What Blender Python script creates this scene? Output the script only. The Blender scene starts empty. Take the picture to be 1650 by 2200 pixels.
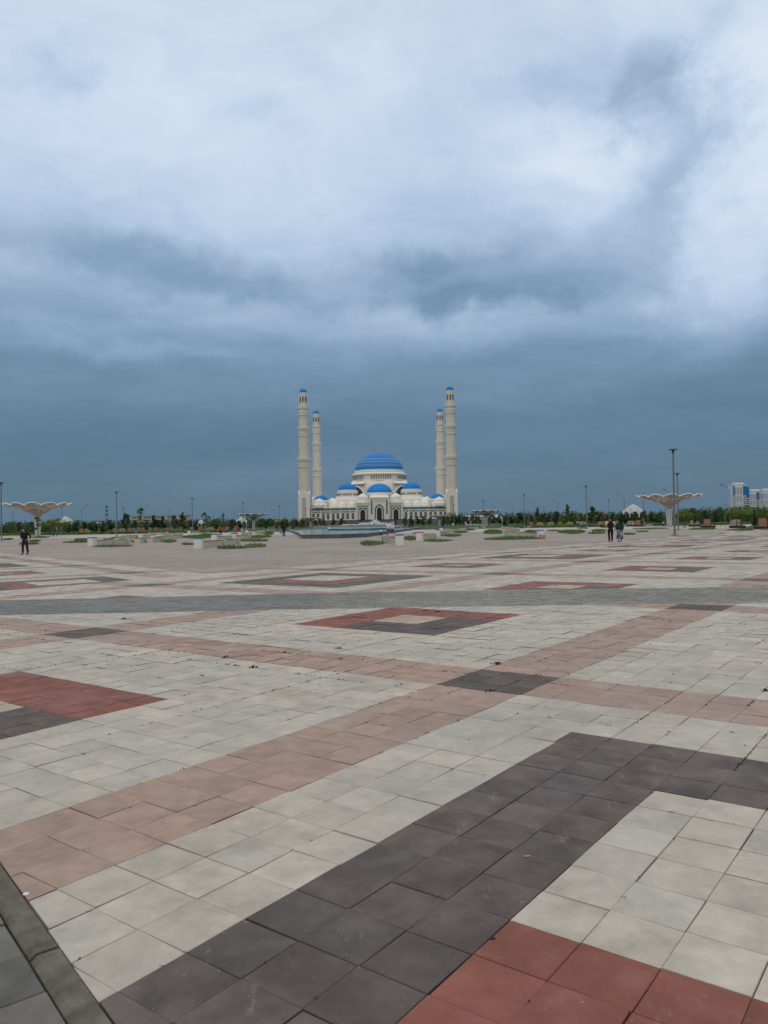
import bpy, bmesh, math, random
import numpy as np
from mathutils import Vector, Matrix
random.seed(7); RNG = np.random.default_rng(11)
S = bpy.context.scene; COL = S.collection
PI = math.pi

# ------------------------------------------------------------------ camera
T = 0.3                                   # side of one paving tile in metres
FPX, PITCH, ROLL = 1675.96, 0.0155, -0.0150
GA, X0, Y0, EYE = 0.9269, -2.5861*T, 9.9697*T, 5.4284*T
cp, sp = math.cos(PITCH), math.sin(PITCH)
FW = Vector((0, cp, sp)); UP0 = Vector((0, -sp, cp)); R0 = Vector((1, 0, 0))
RV = math.cos(ROLL)*R0 + math.sin(ROLL)*UP0
UV_ = -math.sin(ROLL)*R0 + math.cos(ROLL)*UP0
cam = bpy.data.cameras.new('camera'); camo = bpy.data.objects.new('camera', cam); COL.objects.link(camo)
cam.sensor_fit = 'HORIZONTAL'; cam.sensor_width = 36; cam.lens = 36*FPX/1650
cam.clip_start = 0.05; cam.clip_end = 20000
camo.matrix_world = Matrix(((RV.x, UV_.x, -FW.x, 0), (RV.y, UV_.y, -FW.y, 0), (RV.z, UV_.z, -FW.z, EYE), (0, 0, 0, 1)))
S.camera = camo
S.render.resolution_x, S.render.resolution_y = 768, 1024

# ------------------------------------------------------------------ node helpers
class NT:
    def __init__(s, tree): s.t = tree; s.n = tree.nodes; s.l = tree.links; s.n.clear()
    def node(s, typ, ins=None, **kw):
        n = s.n.new(typ)
        for k, v in kw.items(): setattr(n, k, v)
        if ins:
            for k, v in ins.items():
                if hasattr(v, 'links') or isinstance(v, bpy.types.NodeSocket): s.l.new(v, n.inputs[k])
                else: n.inputs[k].default_value = v
        return n
    def m(s, op, a, b=0.0, c=0.0, clamp=False):
        n = s.n.new('ShaderNodeMath'); n.operation = op; n.use_clamp = clamp
        for i, v in enumerate((a, b, c)):
            if isinstance(v, bpy.types.NodeSocket): s.l.new(v, n.inputs[i])
            else: n.inputs[i].default_value = v
        return n.outputs[0]
    def vm(s, op, a, b=(0, 0, 0)):
        n = s.n.new('ShaderNodeVectorMath'); n.operation = op
        for i, v in enumerate((a, b)):
            if isinstance(v, bpy.types.NodeSocket): s.l.new(v, n.inputs[i])
            else: n.inputs[i].default_value = v
        return n.outputs['Value'] if op in ('DOT_PRODUCT', 'LENGTH') else n.outputs['Vector']
    def mix(s, f, a, b, mode='MIX'):
        n = s.n.new('ShaderNodeMix'); n.data_type = 'RGBA'; n.blend_type = mode
        for k, v in ((0, f), (6, a), (7, b)):
            if isinstance(v, bpy.types.NodeSocket): s.l.new(v, n.inputs[k])
            else: n.inputs[k].default_value = v if k == 0 else (tuple(v) + (1,))[:4]
        return n.outputs[2]
    def noise(s, vec, scale, detail=4, rough=.55, out='Fac'):
        n = s.node('ShaderNodeTexNoise', {'Scale': scale, 'Detail': detail, 'Roughness': rough})
        if vec is not None: s.l.new(vec, n.inputs['Vector'])
        return n.outputs[out]
    def ramp(s, f, stops, interp='EASE'):
        n = s.n.new('ShaderNodeValToRGB'); n.color_ramp.interpolation = interp
        e = n.color_ramp.elements
        while len(e) < len(stops): e.new(0.5)
        for i, (p, c) in enumerate(stops):
            e[i].position = p; e[i].color = (tuple(c) + (1,))[:4] if hasattr(c, '__len__') else (c, c, c, 1)
        s.l.new(f, n.inputs[0]); return n.outputs[0]
    def mapr(s, v, a, b, c, d):
        n = s.node('ShaderNodeMapRange', {'From Min': a, 'From Max': b, 'To Min': c, 'To Max': d}); n.clamp = True
        s.l.new(v, n.inputs[0]); return n.outputs[0]

def srgb(r, g, b):
    f = lambda c: (c/255/12.92) if c/255 <= .04045 else ((c/255+.055)/1.055)**2.4
    return (f(r), f(g), f(b))

# ------------------------------------------------------------------ world: storm sky
def pxdir(x, y): return (FW + RV*((x-825)/FPX) - UV_*((y-1100)/FPX)).normalized()
W = bpy.data.worlds.new('World'); S.world = W; W.use_nodes = True
w = NT(W.node_tree)
SUN_EL, SUN_AZ = math.radians(58), math.radians(200)
sky = w.node('ShaderNodeTexSky'); sky.sky_type = 'NISHITA'; sky.sun_disc = False
sky.sun_elevation = SUN_EL; sky.sun_rotation = SUN_AZ
D = w.node('ShaderNodeTexCoord').outputs['Generated']
sep = w.node('ShaderNodeSeparateXYZ', {0: D}); dz = sep.outputs[2]
den = w.m('ADD', w.m('MAXIMUM', dz, 0.0), 0.16)
cx = w.m('DIVIDE', sep.outputs[0], den); cy = w.m('DIVIDE', sep.outputs[1], den)
cpv = w.node('ShaderNodeCombineXYZ', {0: cx, 1: cy, 2: 0.0}).outputs[0]
warp = w.vm('MULTIPLY', w.vm('SUBTRACT', w.noise(cpv, 1.1, 4, .6, 'Color'), (.5, .5, .5)), (.9, .9, 0))
cpw = w.vm('ADD', cpv, warp)
n1 = w.noise(cpw, 1.0, 10, .60); n2 = w.noise(w.vm('ADD', cpw, (7.3, 2.1, 4.0)), 3.4, 9, .62)
n4 = w.noise(w.vm('MULTIPLY', w.vm('ADD', D, (3, 1, 2)), (1.0, 1.0, 4.5)), 2.6, 9, .60)      # flat streaks low in the sky
dn = w.noise(D, 3.4, 8, .62, 'Color'); dn2 = w.noise(D, 14.0, 6, .65, 'Color')
DD = w.vm('ADD', D, w.vm('ADD', w.vm('MULTIPLY', w.vm('SUBTRACT', dn, (.5, .5, .5)), (.34, .30, .13)), w.vm('MULTIPLY', w.vm('SUBTRACT', dn2, (.5, .5, .5)), (.09, .09, .05))))
dark = w.node('ShaderNodeFloatCurve', {'Value': dz})
cv = dark.mapping.curves[0]; pts_ = [(0, .985), (.06, .975), (.11, .93), (.155, .82), (.195, .71), (.235, .61), (.275, .52), (.315, .43), (.355, .34), (.40, .27), (.48, .20), (.60, .19), (1, .2)]
while len(cv.points) < len(pts_): cv.points.new(.5, .5)
for p_, q_ in zip(cv.points, pts_): p_.location = q_
dark.mapping.update(); acc = dark.outputs[0]
def blob(acc, x, y, sx, sy, amt, edge=.1, rot=0):
    d = pxdir(x, y); r = d.cross(Vector((0, 0, 1))).normalized(); u = r.cross(d)
    ca, sa = math.cos(rot), math.sin(rot); r, u = r*ca+u*sa, -r*sa+u*ca
    a = w.m('MULTIPLY', w.vm('DOT_PRODUCT', DD, tuple(r)), FPX/sx); b = w.m('MULTIPLY', w.vm('DOT_PRODUCT', DD, tuple(u)), FPX/sy)
    q = w.m('SQRT', w.m('ADD', w.m('MULTIPLY', a, a), w.m('MULTIPLY', b, b)))
    fwd = w.mapr(w.vm('DOT_PRODUCT', D, tuple(d)), 0, .3, 0, 1)
    n = w.node('ShaderNodeMapRange', {'From Min': 1.25, 'From Max': edge, 'To Min': 0.0, 'To Max': amt}); n.interpolation_type = 'SMOOTHSTEP'
    w.l.new(q, n.inputs[0]); return w.m('ADD', acc, w.m('MULTIPLY', n.outputs[0], fwd))
for a_ in ((560, 330, 480, 230, -.06), (1230, 320, 200, 90, -.20), (1440, 430, 120, 50, -.10), (1640, 350, 130, 330, -.24), (1560, 560, 110, 130, -.10), (1600, 60, 150, 80, -.06), (900, 90, 260, 110, -.07), (1330, 480, 150, 60, -.05),
           (1180, 90, 340, 100, .15, .2, -.2), (1410, 250, 110, 200, .20, .3), (1300, 140, 200, 90, .06), (110, 140, 90, 50, .16), (730, 170, 80, 50, .08), (560, 280, 110, 24, .09), (1190, 370, 60, 30, .08),
           (60, 500, 230, 50, .09, .1, -.1), (370, 585, 250, 60, .17, .1, -.12), (150, 640, 220, 50, .08), (1060, 590, 330, 90, .18, .2, .05), (900, 550, 120, 45, .10, .2), (1020, 640, 260, 45, .10), (1330, 470, 160, 60, .06),
           (880, 712, 280, 50, -.09), (520, 690, 300, 50, -.07, .1, -.15), (1450, 670, 260, 45, -.04), (1640, 660, 200, 110, -.10), (330, 760, 300, 26, -.07), (1300, 760, 300, 30, .04)):
    acc = blob(acc, *a_)
hi = w.mapr(dz, .16, .42, 0, 1)
acc = w.m('ADD', acc, w.m('MULTIPLY', w.m('SUBTRACT', n1, .5), w.mapr(dz, .05, .40, .14, .46)))
acc = w.m('ADD', acc, w.m('MULTIPLY', w.m('SUBTRACT', n2, .5), w.mapr(dz, .10, .42, .05, .42)))
acc = w.m('ADD', acc, w.m('MULTIPLY', w.m('SUBTRACT', n4, .5), w.mapr(dz, .06, .34, .40, .18)))
c = w.ramp(acc, [(0.0, srgb(222, 235, 248)), (.14, srgb(208, 224, 243)), (.28, srgb(192, 212, 235)), (.42, srgb(170, 193, 219)), (.56, srgb(145, 171, 198)), (.70, srgb(120, 148, 174)), (.84, srgb(100, 129, 154)), (1.0, srgb(85, 114, 137))], 'LINEAR')
# the bright overcast high above and behind the viewer
back = w.mapr(dz, .5, .95, 0, 1)
c = w.mix(back, c, (.80, .80, .80))
c = w.mix(w.m('MULTIPLY', w.mapr(sep.outputs[1], .0, -.5, 0, 1), w.mapr(dz, 0, .3, 0, 1)), c, (.66, .665, .68))
bg1 = w.node('ShaderNodeBackground', {0: sky.outputs[0], 1: 0.10}); bg2 = w.node('ShaderNodeBackground', {0: c, 1: 1.0})
mx = w.node('ShaderNodeMixShader', {0: 0.94, 1: bg1.outputs[0], 2: bg2.outputs[0]})
w.node('ShaderNodeOutputWorld', {0: mx.outputs[0]})
W.cycles.sampling_method = 'MANUAL'; W.cycles.sample_map_resolution = 512

sun = bpy.data.lights.new('sun', 'SUN'); sun.energy = 0.8; sun.angle = math.radians(25); sun.color = (1, .95, .87)
suno = bpy.data.objects.new('sun', sun); COL.objects.link(suno)
sd = Vector((math.sin(SUN_AZ)*math.cos(SUN_EL), math.cos(SUN_AZ)*math.cos(SUN_EL), math.sin(SUN_EL)))
suno.rotation_euler = sd.to_track_quat('Z', 'Y').to_euler()
S.view_settings.view_transform = 'Standard'; S.view_settings.look = 'None'; S.view_settings.exposure = 0; S.view_settings.gamma = 1

# ------------------------------------------------------------------ places
def zg(X, Y):
    x, y = X/T, Y/T
    return T*35*(.0092*math.tanh(x/35)/(1+(abs(y)/150)**4) + .0069*math.tanh(y/35))
def at(x, Y, off=0.0):
    """ground point in the column of the photograph's pixel x, Y metres ahead"""
    yb = 1126-.015*(x-825)
    d = FW + RV*((x-825)/FPX) - UV_*((yb-1100)/FPX)
    X = d.x/d.y*Y
    return Vector((X, Y, zg(X, Y)+off))
def gp(x, y):
    """ground point seen at a pixel of the photograph"""
    d = FW + RV*((x-825)/FPX) - UV_*((y-1100)/FPX); z = 0.0
    for _ in range(25):
        t = (z-EYE)/d.z; z = zg(d.x*t, d.y*t)
    return Vector((d.x*t, d.y*t, z))

# ------------------------------------------------------------------ mesh helpers
class MB:
    def __init__(s): s.v = []; s.f = []; s.m = []; s.uv = {}
    def add(s, vs, fs, mi=0):
        o = len(s.v); s.v += [tuple(p) for p in vs]; s.f += [tuple(i+o for i in f) for f in fs]; s.m += [mi]*len(fs); return s
    def box(s, x0, x1, y0, y1, z0, z1, mi=0):
        return s.add([(x0,y0,z0),(x1,y0,z0),(x1,y1,z0),(x0,y1,z0),(x0,y0,z1),(x1,y0,z1),(x1,y1,z1),(x0,y1,z1)],
                     [(0,3,2,1),(4,5,6,7),(0,1,5,4),(1,2,6,5),(2,3,7,6),(3,0,4,7)], mi)
    def lathe(s, prof, n=24, cx=0, cy=0, mi=0, a0=0.0, rot=0, squash=1, cap=True):
        vs = []; fs = []
        for r, z in prof:
            for i in range(n):
                a = rot+2*PI*i/n; vs.append((cx+r*math.cos(a), cy+r*math.sin(a)*squash, z))
        for k in range(len(prof)-1):
            for i in range(n):
                j = (i+1) % n; fs.append((k*n+i, k*n+j, (k+1)*n+j, (k+1)*n+i))
        if cap:
            fs.append(tuple(range(n))[::-1]); fs.append(tuple((len(prof)-1)*n+i for i in range(n)))
        return s.add(vs, fs, mi)
    def prism(s, poly, y0, y1, mi=0):
        """poly in x,z extruded along y"""
        n = len(poly)
        vs = [(x, y0, z) for x, z in poly]+[(x, y1, z) for x, z in poly]
        fs = [tuple(range(n)), tuple(range(2*n-1, n-1, -1))]+[(i, i+n, (i+1) % n+n, (i+1) % n) for i in range(n)]
        return s.add(vs, fs, mi)
    def slab(s, poly, z0, z1, mi=0):
        n = len(poly)
        vs = [(x, y, z0) for x, y in poly]+[(x, y, z1) for x, y in poly]
        fs = [tuple(range(n-1, -1, -1)), tuple(range(n, 2*n))]+[(i, (i+1) % n, (i+1) % n+n, i+n) for i in range(n)]
        return s.add(vs, fs, mi)
    def tube(s, pts, rs, n=8, mi=0):
        pts = [Vector(p) for p in pts]
        if not hasattr(rs, '__len__'): rs = [rs]*len(pts)
        vs = []; fs = []
        for k, p in enumerate(pts):
            d = (pts[min(k+1, len(pts)-1)]-pts[max(k-1, 0)]).normalized()
            a = d.cross(Vector((0, 0, 1)))
            if a.length < .05: a = d.cross(Vector((1, 0, 0)))
            a.normalize(); b = d.cross(a)
            for i in range(n):
                t = 2*PI*i/n; vs.append(p+(a*math.cos(t)+b*math.sin(t))*rs[k])
        for k in range(len(pts)-1):
            for i in range(n):
                j = (i+1) % n; fs.append((k*n+i, k*n+j, (k+1)*n+j, (k+1)*n+i))
        fs.append(tuple(range(n))); fs.append(tuple((len(pts)-1)*n+i for i in range(n))[::-1])
        return s.add(vs, fs, mi)
    def build(s, name, mats, parent=None, smooth=False, loc=None, fix=True):
        me = bpy.data.meshes.new(name); me.from_pydata(s.v, [], s.f)
        if not isinstance(mats, (list, tuple)): mats = [mats]
        for m in mats: me.materials.append(m)
        if len(mats) > 1: me.polygons.foreach_set('material_index', s.m)
        if fix:
            bm = bmesh.new(); bm.from_mesh(me); bmesh.ops.recalc_face_normals(bm, faces=bm.faces); bm.to_mesh(me); bm.free()
        if smooth: me.polygons.foreach_set('use_smooth', [True]*len(me.polygons)); me.update()
        if smooth and smooth != 'all':
            try: me.set_sharp_from_angle(angle=math.radians(smooth if smooth is not True else 35))
            except Exception: pass
        o = bpy.data.objects.new(name, me); COL.objects.link(o)
        if parent: o.parent = parent
        if loc is not None: o.location = loc
        return o
def thing(name, label, cat, loc=(0, 0, 0), rz=0, group=None):
    o = bpy.data.objects.new(name, None); COL.objects.link(o); o.location = loc; o.rotation_euler = (0, 0, rz)
    return tag(o, label, cat, group)
def tag(o, label, cat, group=None, kind=None):
    if label: o['label'] = label
    if cat: o['category'] = cat
    if group: o['group'] = group
    if kind: o['kind'] = kind
    return o
CH = {}
def kids(o):
    return [c for c in bpy.data.objects if c.parent == o]
def dup(root, loc=None, rz=None, label=None, group=None, scale=None):
    if root.name not in CH: CH[root.name] = [(c, kids(c)) for c in kids(root)]
    r = root.copy(); COL.objects.link(r)
    if loc is not None: r.location = loc
    if rz is not None: r.rotation_euler = (0, 0, rz)
    if scale is not None: r.scale = scale if hasattr(scale, '__len__') else (scale,)*3
    if label: r['label'] = label
    if group: r['group'] = group
    for c, gs in CH[root.name]:
        d = c.copy(); COL.objects.link(d); d.parent = r
        for g in gs: e = g.copy(); COL.objects.link(e); e.parent = d
    return r
class Proto:
    """first use moves the original, later uses copy it"""
    def __init__(s, root): s.root = root; s.used = False
    def put(s, loc, rz=0, label=None, group=None, scale=None):
        if s.used: return dup(s.root, loc, rz, label, group, scale)
        s.used = True; r = s.root; r.location = loc; r.rotation_euler = (0, 0, rz)
        if scale is not None: r.scale = scale if hasattr(scale, '__len__') else (scale,)*3
        if label: r['label'] = label
        if group: r['group'] = group
        return r

# ------------------------------------------------------------------ materials
def mat(name, col, rough=.8, var=.12, scale=3.0, metal=0, bump=0, bscale=40, spec=.3, obj=False, emit=None):
    m = bpy.data.materials.new(name); m.use_nodes = True; t = NT(m.node_tree)
    co = t.node('ShaderNodeTexCoord').outputs['Object']
    a = t.noise(co, scale, 6, .6)
    f = t.mapr(a, .3, .7, 1-var, 1+var)
    if obj:
        ri = t.node('ShaderNodeObjectInfo').outputs['Random']; f = t.m('MULTIPLY', f, t.mapr(ri, 0, 1, 1-obj, 1+obj))
    c = t.mix(1.0, col, t.node('ShaderNodeCombineColor', {0: f, 1: f, 2: f}).outputs[0], 'MULTIPLY')
    b = t.node('ShaderNodeBsdfPrincipled', {'Base Color': c, 'Roughness': rough, 'Metallic': metal, 'Specular IOR Level': spec})
    if bump:
        bn = t.noise(co, bscale, 5, .6)
        bp = t.node('ShaderNodeBump', {'Strength': bump, 'Distance': .02, 'Height': bn}); t.l.new(bp.outputs[0], b.inputs['Normal'])
    t.node('ShaderNodeOutputMaterial', {0: b.outputs[0]})
    return m
def tile_mat(name, stain=.25, rough=.8):
    m = bpy.data.materials.new(name); m.use_nodes = True; t = NT(m.node_tree)
    an = t.node('ShaderNodeAttribute', attribute_name='Col'); at_ = an.outputs['Color']; rnd_ = an.outputs['Alpha']
    co = t.node('ShaderNodeTexCoord').outputs['Object']
    a = t.noise(co, 1.1, 5, .6); b = t.noise(co, 7.0, 6, .65); g = t.noise(co, 160, 3, .6)
    cl = t.noise(t.vm('ADD', co, (31, 7, 3)), .55, 4, .55)
    s4 = t.node('ShaderNodeTexNoise', {'Scale': 4.2, 'Detail': 7, 'Roughness': .62, 'Vector': co}); s4.noise_dimensions = '4D'; t.l.new(t.m('MULTIPLY', rnd_, 40.0), s4.inputs['W'])
    s5 = t.node('ShaderNodeTexNoise', {'Scale': 15.0, 'Detail': 6, 'Roughness': .7, 'Vector': co}); s5.noise_dimensions = '4D'; t.l.new(t.m('MULTIPLY', rnd_, 77.0), s5.inputs['W'])
    f = t.m('MULTIPLY', t.mapr(a, .3, .7, 1-stain*.35, 1+stain*.3), t.mapr(b, .3, .7, 1-stain*.3, 1+stain*.25))
    f = t.m('MULTIPLY', f, t.m('MULTIPLY', t.mapr(s4.outputs[0], .3, .7, 1-stain*.8, 1+stain*.6), t.mapr(s5.outputs[0], .3, .7, 1-stain*.3, 1+stain*.25)))
    f = t.m('MULTIPLY', f, t.mapr(g, .3, .7, .93, 1.07))
    c = t.mix(1.0, at_, t.node('ShaderNodeCombineColor', {0: f, 1: f, 2: f}).outputs[0], 'MULTIPLY')
    hue = t.mix(t.mapr(cl, .35, .65, 0, 1), (1.04, 1.0, .95), (1.0, 1.0, .975)); c = t.mix(1.0, c, hue, 'MULTIPLY')
    # pale scuffs and dark specks
    dust = t.mapr(t.m('ADD', t.m('MULTIPLY', cl, .5), t.m('MULTIPLY', s4.outputs[0], .5)), .46, .60, 0, .20); c = t.mix(dust, c, (.27, .235, .21))
    st = t.noise(t.vm('ADD', co, (11, 3, 8)), .9, 7, .68); c = t.mix(t.mapr(st, .56, .68, 0, .28), c, t.mix(1.0, c, (.62, .58, .50), 'MULTIPLY'))
    sc = t.noise(t.vm('MULTIPLY', co, (1, .35, 1)), 9, 8, .75); c = t.mix(t.mapr(sc, .60, .74, 0, .42), c, (.42, .37, .34)); pk = t.noise(t.vm('ADD', co, (9, 1, 5)), 46, 4, .7); c = t.mix(t.mapr(pk, .66, .72, 0, .5), c, (.46, .42, .38)); pk2 = t.noise(t.vm('ADD', co, (2, 8, 5)), 60, 3, .7); c = t.mix(t.mapr(pk2, .68, .74, 0, .55), c, (.05, .045, .04))
    dk = t.noise(t.vm('ADD', co, (5, 5, 5)), 13, 7, .7); c = t.mix(t.mapr(dk, .66, .76, 0, .45), c, (.10, .095, .085))
    bs = t.node('ShaderNodeBsdfPrincipled', {'Base Color': c, 'Roughness': t.mapr(b, .3, .7, rough-.12, rough+.1), 'Specular IOR Level': .3})
    bp = t.node('ShaderNodeBump', {'Strength': .35, 'Distance': .004, 'Height': t.m('ADD', t.m('MULTIPLY', b, 2.0), g)}); t.l.new(bp.outputs[0], bs.inputs['Normal'])
    t.node('ShaderNodeOutputMaterial', {0: bs.outputs[0]}); return m
def paver_mat(name, col, mort, bw, bh, rot=0, var=.12, patch=None):
    m = bpy.data.materials.new(name); m.use_nodes = True; t = NT(m.node_tree)
    co = t.node('ShaderNodeTexCoord').outputs['Object']
    mp = t.node('ShaderNodeMapping', {'Rotation': (0, 0, rot)}); t.l.new(co, mp.inputs[0])
    br = t.node('ShaderNodeTexBrick', {'Vector': mp.outputs[0], 'Color1': tuple(x*(1-var) for x in col)+(1,), 'Color2': tuple(x*(1+var) for x in col)+(1,),
        'Mortar': tuple(mort)+(1,), 'Scale': 1.0, 'Mortar Size': .02, 'Mortar Smooth': .3, 'Brick Width': bw, 'Row Height': bh})
    a = t.noise(co, .13, 5, .6); b = t.noise(co, 1.7, 6, .65)
    f = t.m('MULTIPLY', t.mapr(a, .3, .7, .84, 1.14), t.mapr(b, .3, .7, .88, 1.1))
    c = t.mix(1.0, br.outputs[0], t.node('ShaderNodeCombineColor', {0: f, 1: f, 2: f}).outputs[0], 'MULTIPLY')
    ws = t.noise(t.vm('MULTIPLY', co, (.35, .12, 1)), 1.0, 6, .62); c = t.mix(t.mapr(ws, .50, .64, 0, .35), c, t.mix(1.0, c, (.70, .71, .72), 'MULTIPLY'))
    if patch:
        pn = t.noise(t.vm('ADD', co, (50, 20, 0)), patch[1], 3, .5); c = t.mix(t.mapr(pn, .44, .58, 0, .8), c, t.mix(1.0, patch[0], f_col(t, f), 'MULTIPLY'))
    bs = t.node('ShaderNodeBsdfPrincipled', {'Base Color': c, 'Roughness': .85, 'Specular IOR Level': .25})
    t.node('ShaderNodeOutputMaterial', {0: bs.outputs[0]}); return m
def f_col(t, f): return t.node('ShaderNodeCombineColor', {0: f, 1: f, 2: f}).outputs[0]
def leaf_mat(name, c1, c2, var=.3):
    m = bpy.data.materials.new(name); m.use_nodes = True; t = NT(m.node_tree)
    co = t.node('ShaderNodeTexCoord').outputs['Object']; ri = t.node('ShaderNodeObjectInfo').outputs['Random']
    n = t.noise(co, 1.6, 3, .6); n2 = t.noise(co, 9, 2, .5)
    c = t.mix(t.mapr(t.m('ADD', t.m('MULTIPLY', n, .6), t.m('MULTIPLY', n2, .4)), .38, .62, 0, 1), c1, c2)
    f = t.mapr(ri, 0, 1, 1-var, 1+var); c = t.mix(1.0, c, f_col(t, f), 'MULTIPLY')
    bs = t.node('ShaderNodeBsdfPrincipled', {'Base Color': c, 'Roughness': .6, 'Specular IOR Level': .25})
    tr = t.node('ShaderNodeBsdfTranslucent', {'Color': c})
    mx = t.node('ShaderNodeMixShader', {0: .3, 1: bs.outputs[0], 2: tr.outputs[0]})
    t.node('ShaderNodeOutputMaterial', {0: mx.outputs[0]}); return m

M = {}
M['tile'] = tile_mat('paving tiles', .29)
M['joint'] = mat('joint sand', (.055, .048, .038), .95, .6, 3)
M['grey'] = tile_mat('grey slabs', .3, .7)
M['kerb'] = mat('kerb concrete', (.16, .142, .108), .9, .4, 7, bump=.8, bscale=70)
M['outer'] = paver_mat('plaza pavers', (.335, .288, .245), (.12, .11, .10), .9, .45, .35, .09, ((.325, .265, .222), .05))
M['light'] = paver_mat('light pavers', (.44, .405, .37), (.3, .28, .26), .8, .4, 0, .05)
M['earth'] = mat('grassland', (.05, .075, .025), .95, .35, .05)
M['stone'] = mat('cream limestone', (.70, .655, .585), .75, .05, .25)
M['white'] = mat('white marble', (.74, .72, .66), .7, .04, .3)
M['trim'] = mat('stone trim', (.74, .70, .63), .75, .04, .3)
M['teal'] = mat('teal tile', (.055, .18, .215), .5, .3, 1.2)
M['dkteal'] = mat('dark teal mosaic', (.06, .105, .11), .5, .35, 1.5)
M['dark'] = mat('dark doorway', (.03, .028, .026), .6, .2, 1)
M['glass'] = mat('dark glass', (.06, .075, .08), .2, .2, .6, spec=.5)
M['blue'] = mat('blue dome tile', (.015, .205, .56), .6, .07, .35, spec=.12)
M['gold'] = mat('gold finial', (.75, .55, .22), .3, .05, 2, metal=1)
M['granite'] = mat('grey granite', (.10, .105, .105), .55, .25, 2.2)
M['granitetop'] = mat('pale granite coping', (.30, .30, .285), .5, .2, 1.5)
M['platform'] = mat('platform granite', (.135, .13, .13), .7, .12, .35)
M['cream'] = mat('cream painted concrete', (.52, .49, .37), .8, .08, 1.5, bump=.15)
M['wht'] = mat('white paint', (.66, .66, .64), .7, .05, 2)
M['capb'] = mat('blue cap tile', (.03, .15, .24), .5, .1, 3)
M['capr'] = mat('red cap tile', (.42, .06, .035), .5, .1, 3)
M['capg'] = mat('green cap tile', (.03, .16, .14), .5, .1, 3)
M['wood'] = mat('bench wood', (.10, .055, .035), .7, .3, 5)
M['woodp'] = mat('wood panel', (.30, .165, .10), .7, .2, 3)
M['woodt'] = mat('tan panel', (.36, .29, .21), .8, .2, 3)
M['black'] = mat('black steel', (.018, .017, .018), .5, .2, 4)
M['pole'] = mat('grey pole paint', (.16, .16, .165), .5, .1, 3)
M['poled'] = mat('dark lamp head', (.05, .05, .055), .5, .1, 3)
M['bark'] = mat('bark', (.10, .085, .065), .95, .3, 6)
M['leafg'] = leaf_mat('bright leaves', (.10, .17, .022), (.17, .25, .04), .2)
M['leafm'] = leaf_mat('mid leaves', (.06, .11, .025), (.11, .165, .035))
M['leafd'] = leaf_mat('dark leaves', (.028, .055, .022), (.055, .09, .03))
M['leafo'] = leaf_mat('autumn leaves', (.17, .13, .03), (.10, .14, .03))
M['forest'] = leaf_mat('forest leaves', (.03, .052, .024), (.075, .10, .034))
M['grass'] = leaf_mat('grass', (.08, .145, .03), (.14, .215, .05))
M['weed'] = leaf_mat('weed leaves', (.03, .035, .015), (.075, .085, .03), .1)
M['soil'] = mat('soil', (.11, .085, .065), .95, .3, 2)
M['skin'] = mat('skin', (.42, .25, .17), .6, .05, 8)
M['tan'] = None

# ------------------------------------------------------------------ ground sheets
yb_pts = [(-200, 283), (-25, 51.8), (-17.9, 42.4), (-6.05, 26.75), (-1.8, 32.0), (1.62, 36.9), (11.27, 50), (22.3, 65), (34.7, 84), (45.5, 104), (70, 150), (110, 230), (260, 420)]
def yb(X):
    for (a, b), (c_, d) in zip(yb_pts, yb_pts[1:]):
        if X <= c_: return b+(d-b)*(X-a)/(c_-a)
    return yb_pts[-1][1]
def sheet(name, mat_, xs, yf, n, off, label=None):
    """strip of ground: for each x the sheet runs from yf(x)[0] to yf(x)[1]"""
    vs = []; fs = []
    for x in xs:
        a, b = yf(x)
        for k in range(n+1):
            t = (k/n)**2.2; y = a+(b-a)*t; vs.append((x, y, zg(x, y)+off))
    for i in range(len(xs)-1):
        for k in range(n):
            p = i*(n+1)+k; fs.append((p, p+n+1, p+n+2, p+1))
    mb = MB(); mb.add(vs, fs); o = mb.build(name, mat_, fix=False); o['kind'] = 'structure'; return o
gx = [-9000, -3000, -1000, -400]+[x*1.0 for x in range(-200, 201, 8)]+[400, 1000, 3000, 9000]
gx = sorted(set(gx+[x*1.0 for x in range(-40, 41, 2)]))
def gy(x): return (-300, 12000)
vs = []; fs = []; gys = [-2000, -300, -60]+[y*1.0 for y in range(-20, 61, 2)]+[80, 110, 160, 300, 600, 1500, 4000, 12000]
for x in gx:
    for y in gys: vs.append((x, y, zg(x, y)-.10))
for i in range(len(gx)-1):
    for k in range(len(gys)-1):
        p = i*len(gys)+k; fs.append((p, p+len(gys), p+len(gys)+1, p+1))
o = MB().add(vs, fs).build('ground', M['earth'], fix=False); o['kind'] = 'structure'
# bedding below the tile fields
bx = [x*1.0 for x in range(-60, 41, 2)]+[x*4.0 for x in range(11, 40)]
o = sheet('bedding_ground', M['joint'], bx, lambda x: (-12, min(yb(x), 69)+.2), 60, -.022)
# the plain plaza beyond the patterned fields
ox = [-200, -150, -110, -80, -60, -50]+[x*1.0 for x in range(-40, 41, 2)]+[45, 55, 70, 90, 110, 150, 200, 260]
o = sheet('plaza', M['outer'], ox, lambda x: (yb(x), 420), 60, 0.0)
lx = [x*10.0 for x in range(-20, 27)]
o = sheet('walkway', M['light'], lx, lambda x: (max(128+.0006*x*x, yb(x)+.3), max(196+.0004*x*x, yb(x)+2)), 8, .015)

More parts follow.
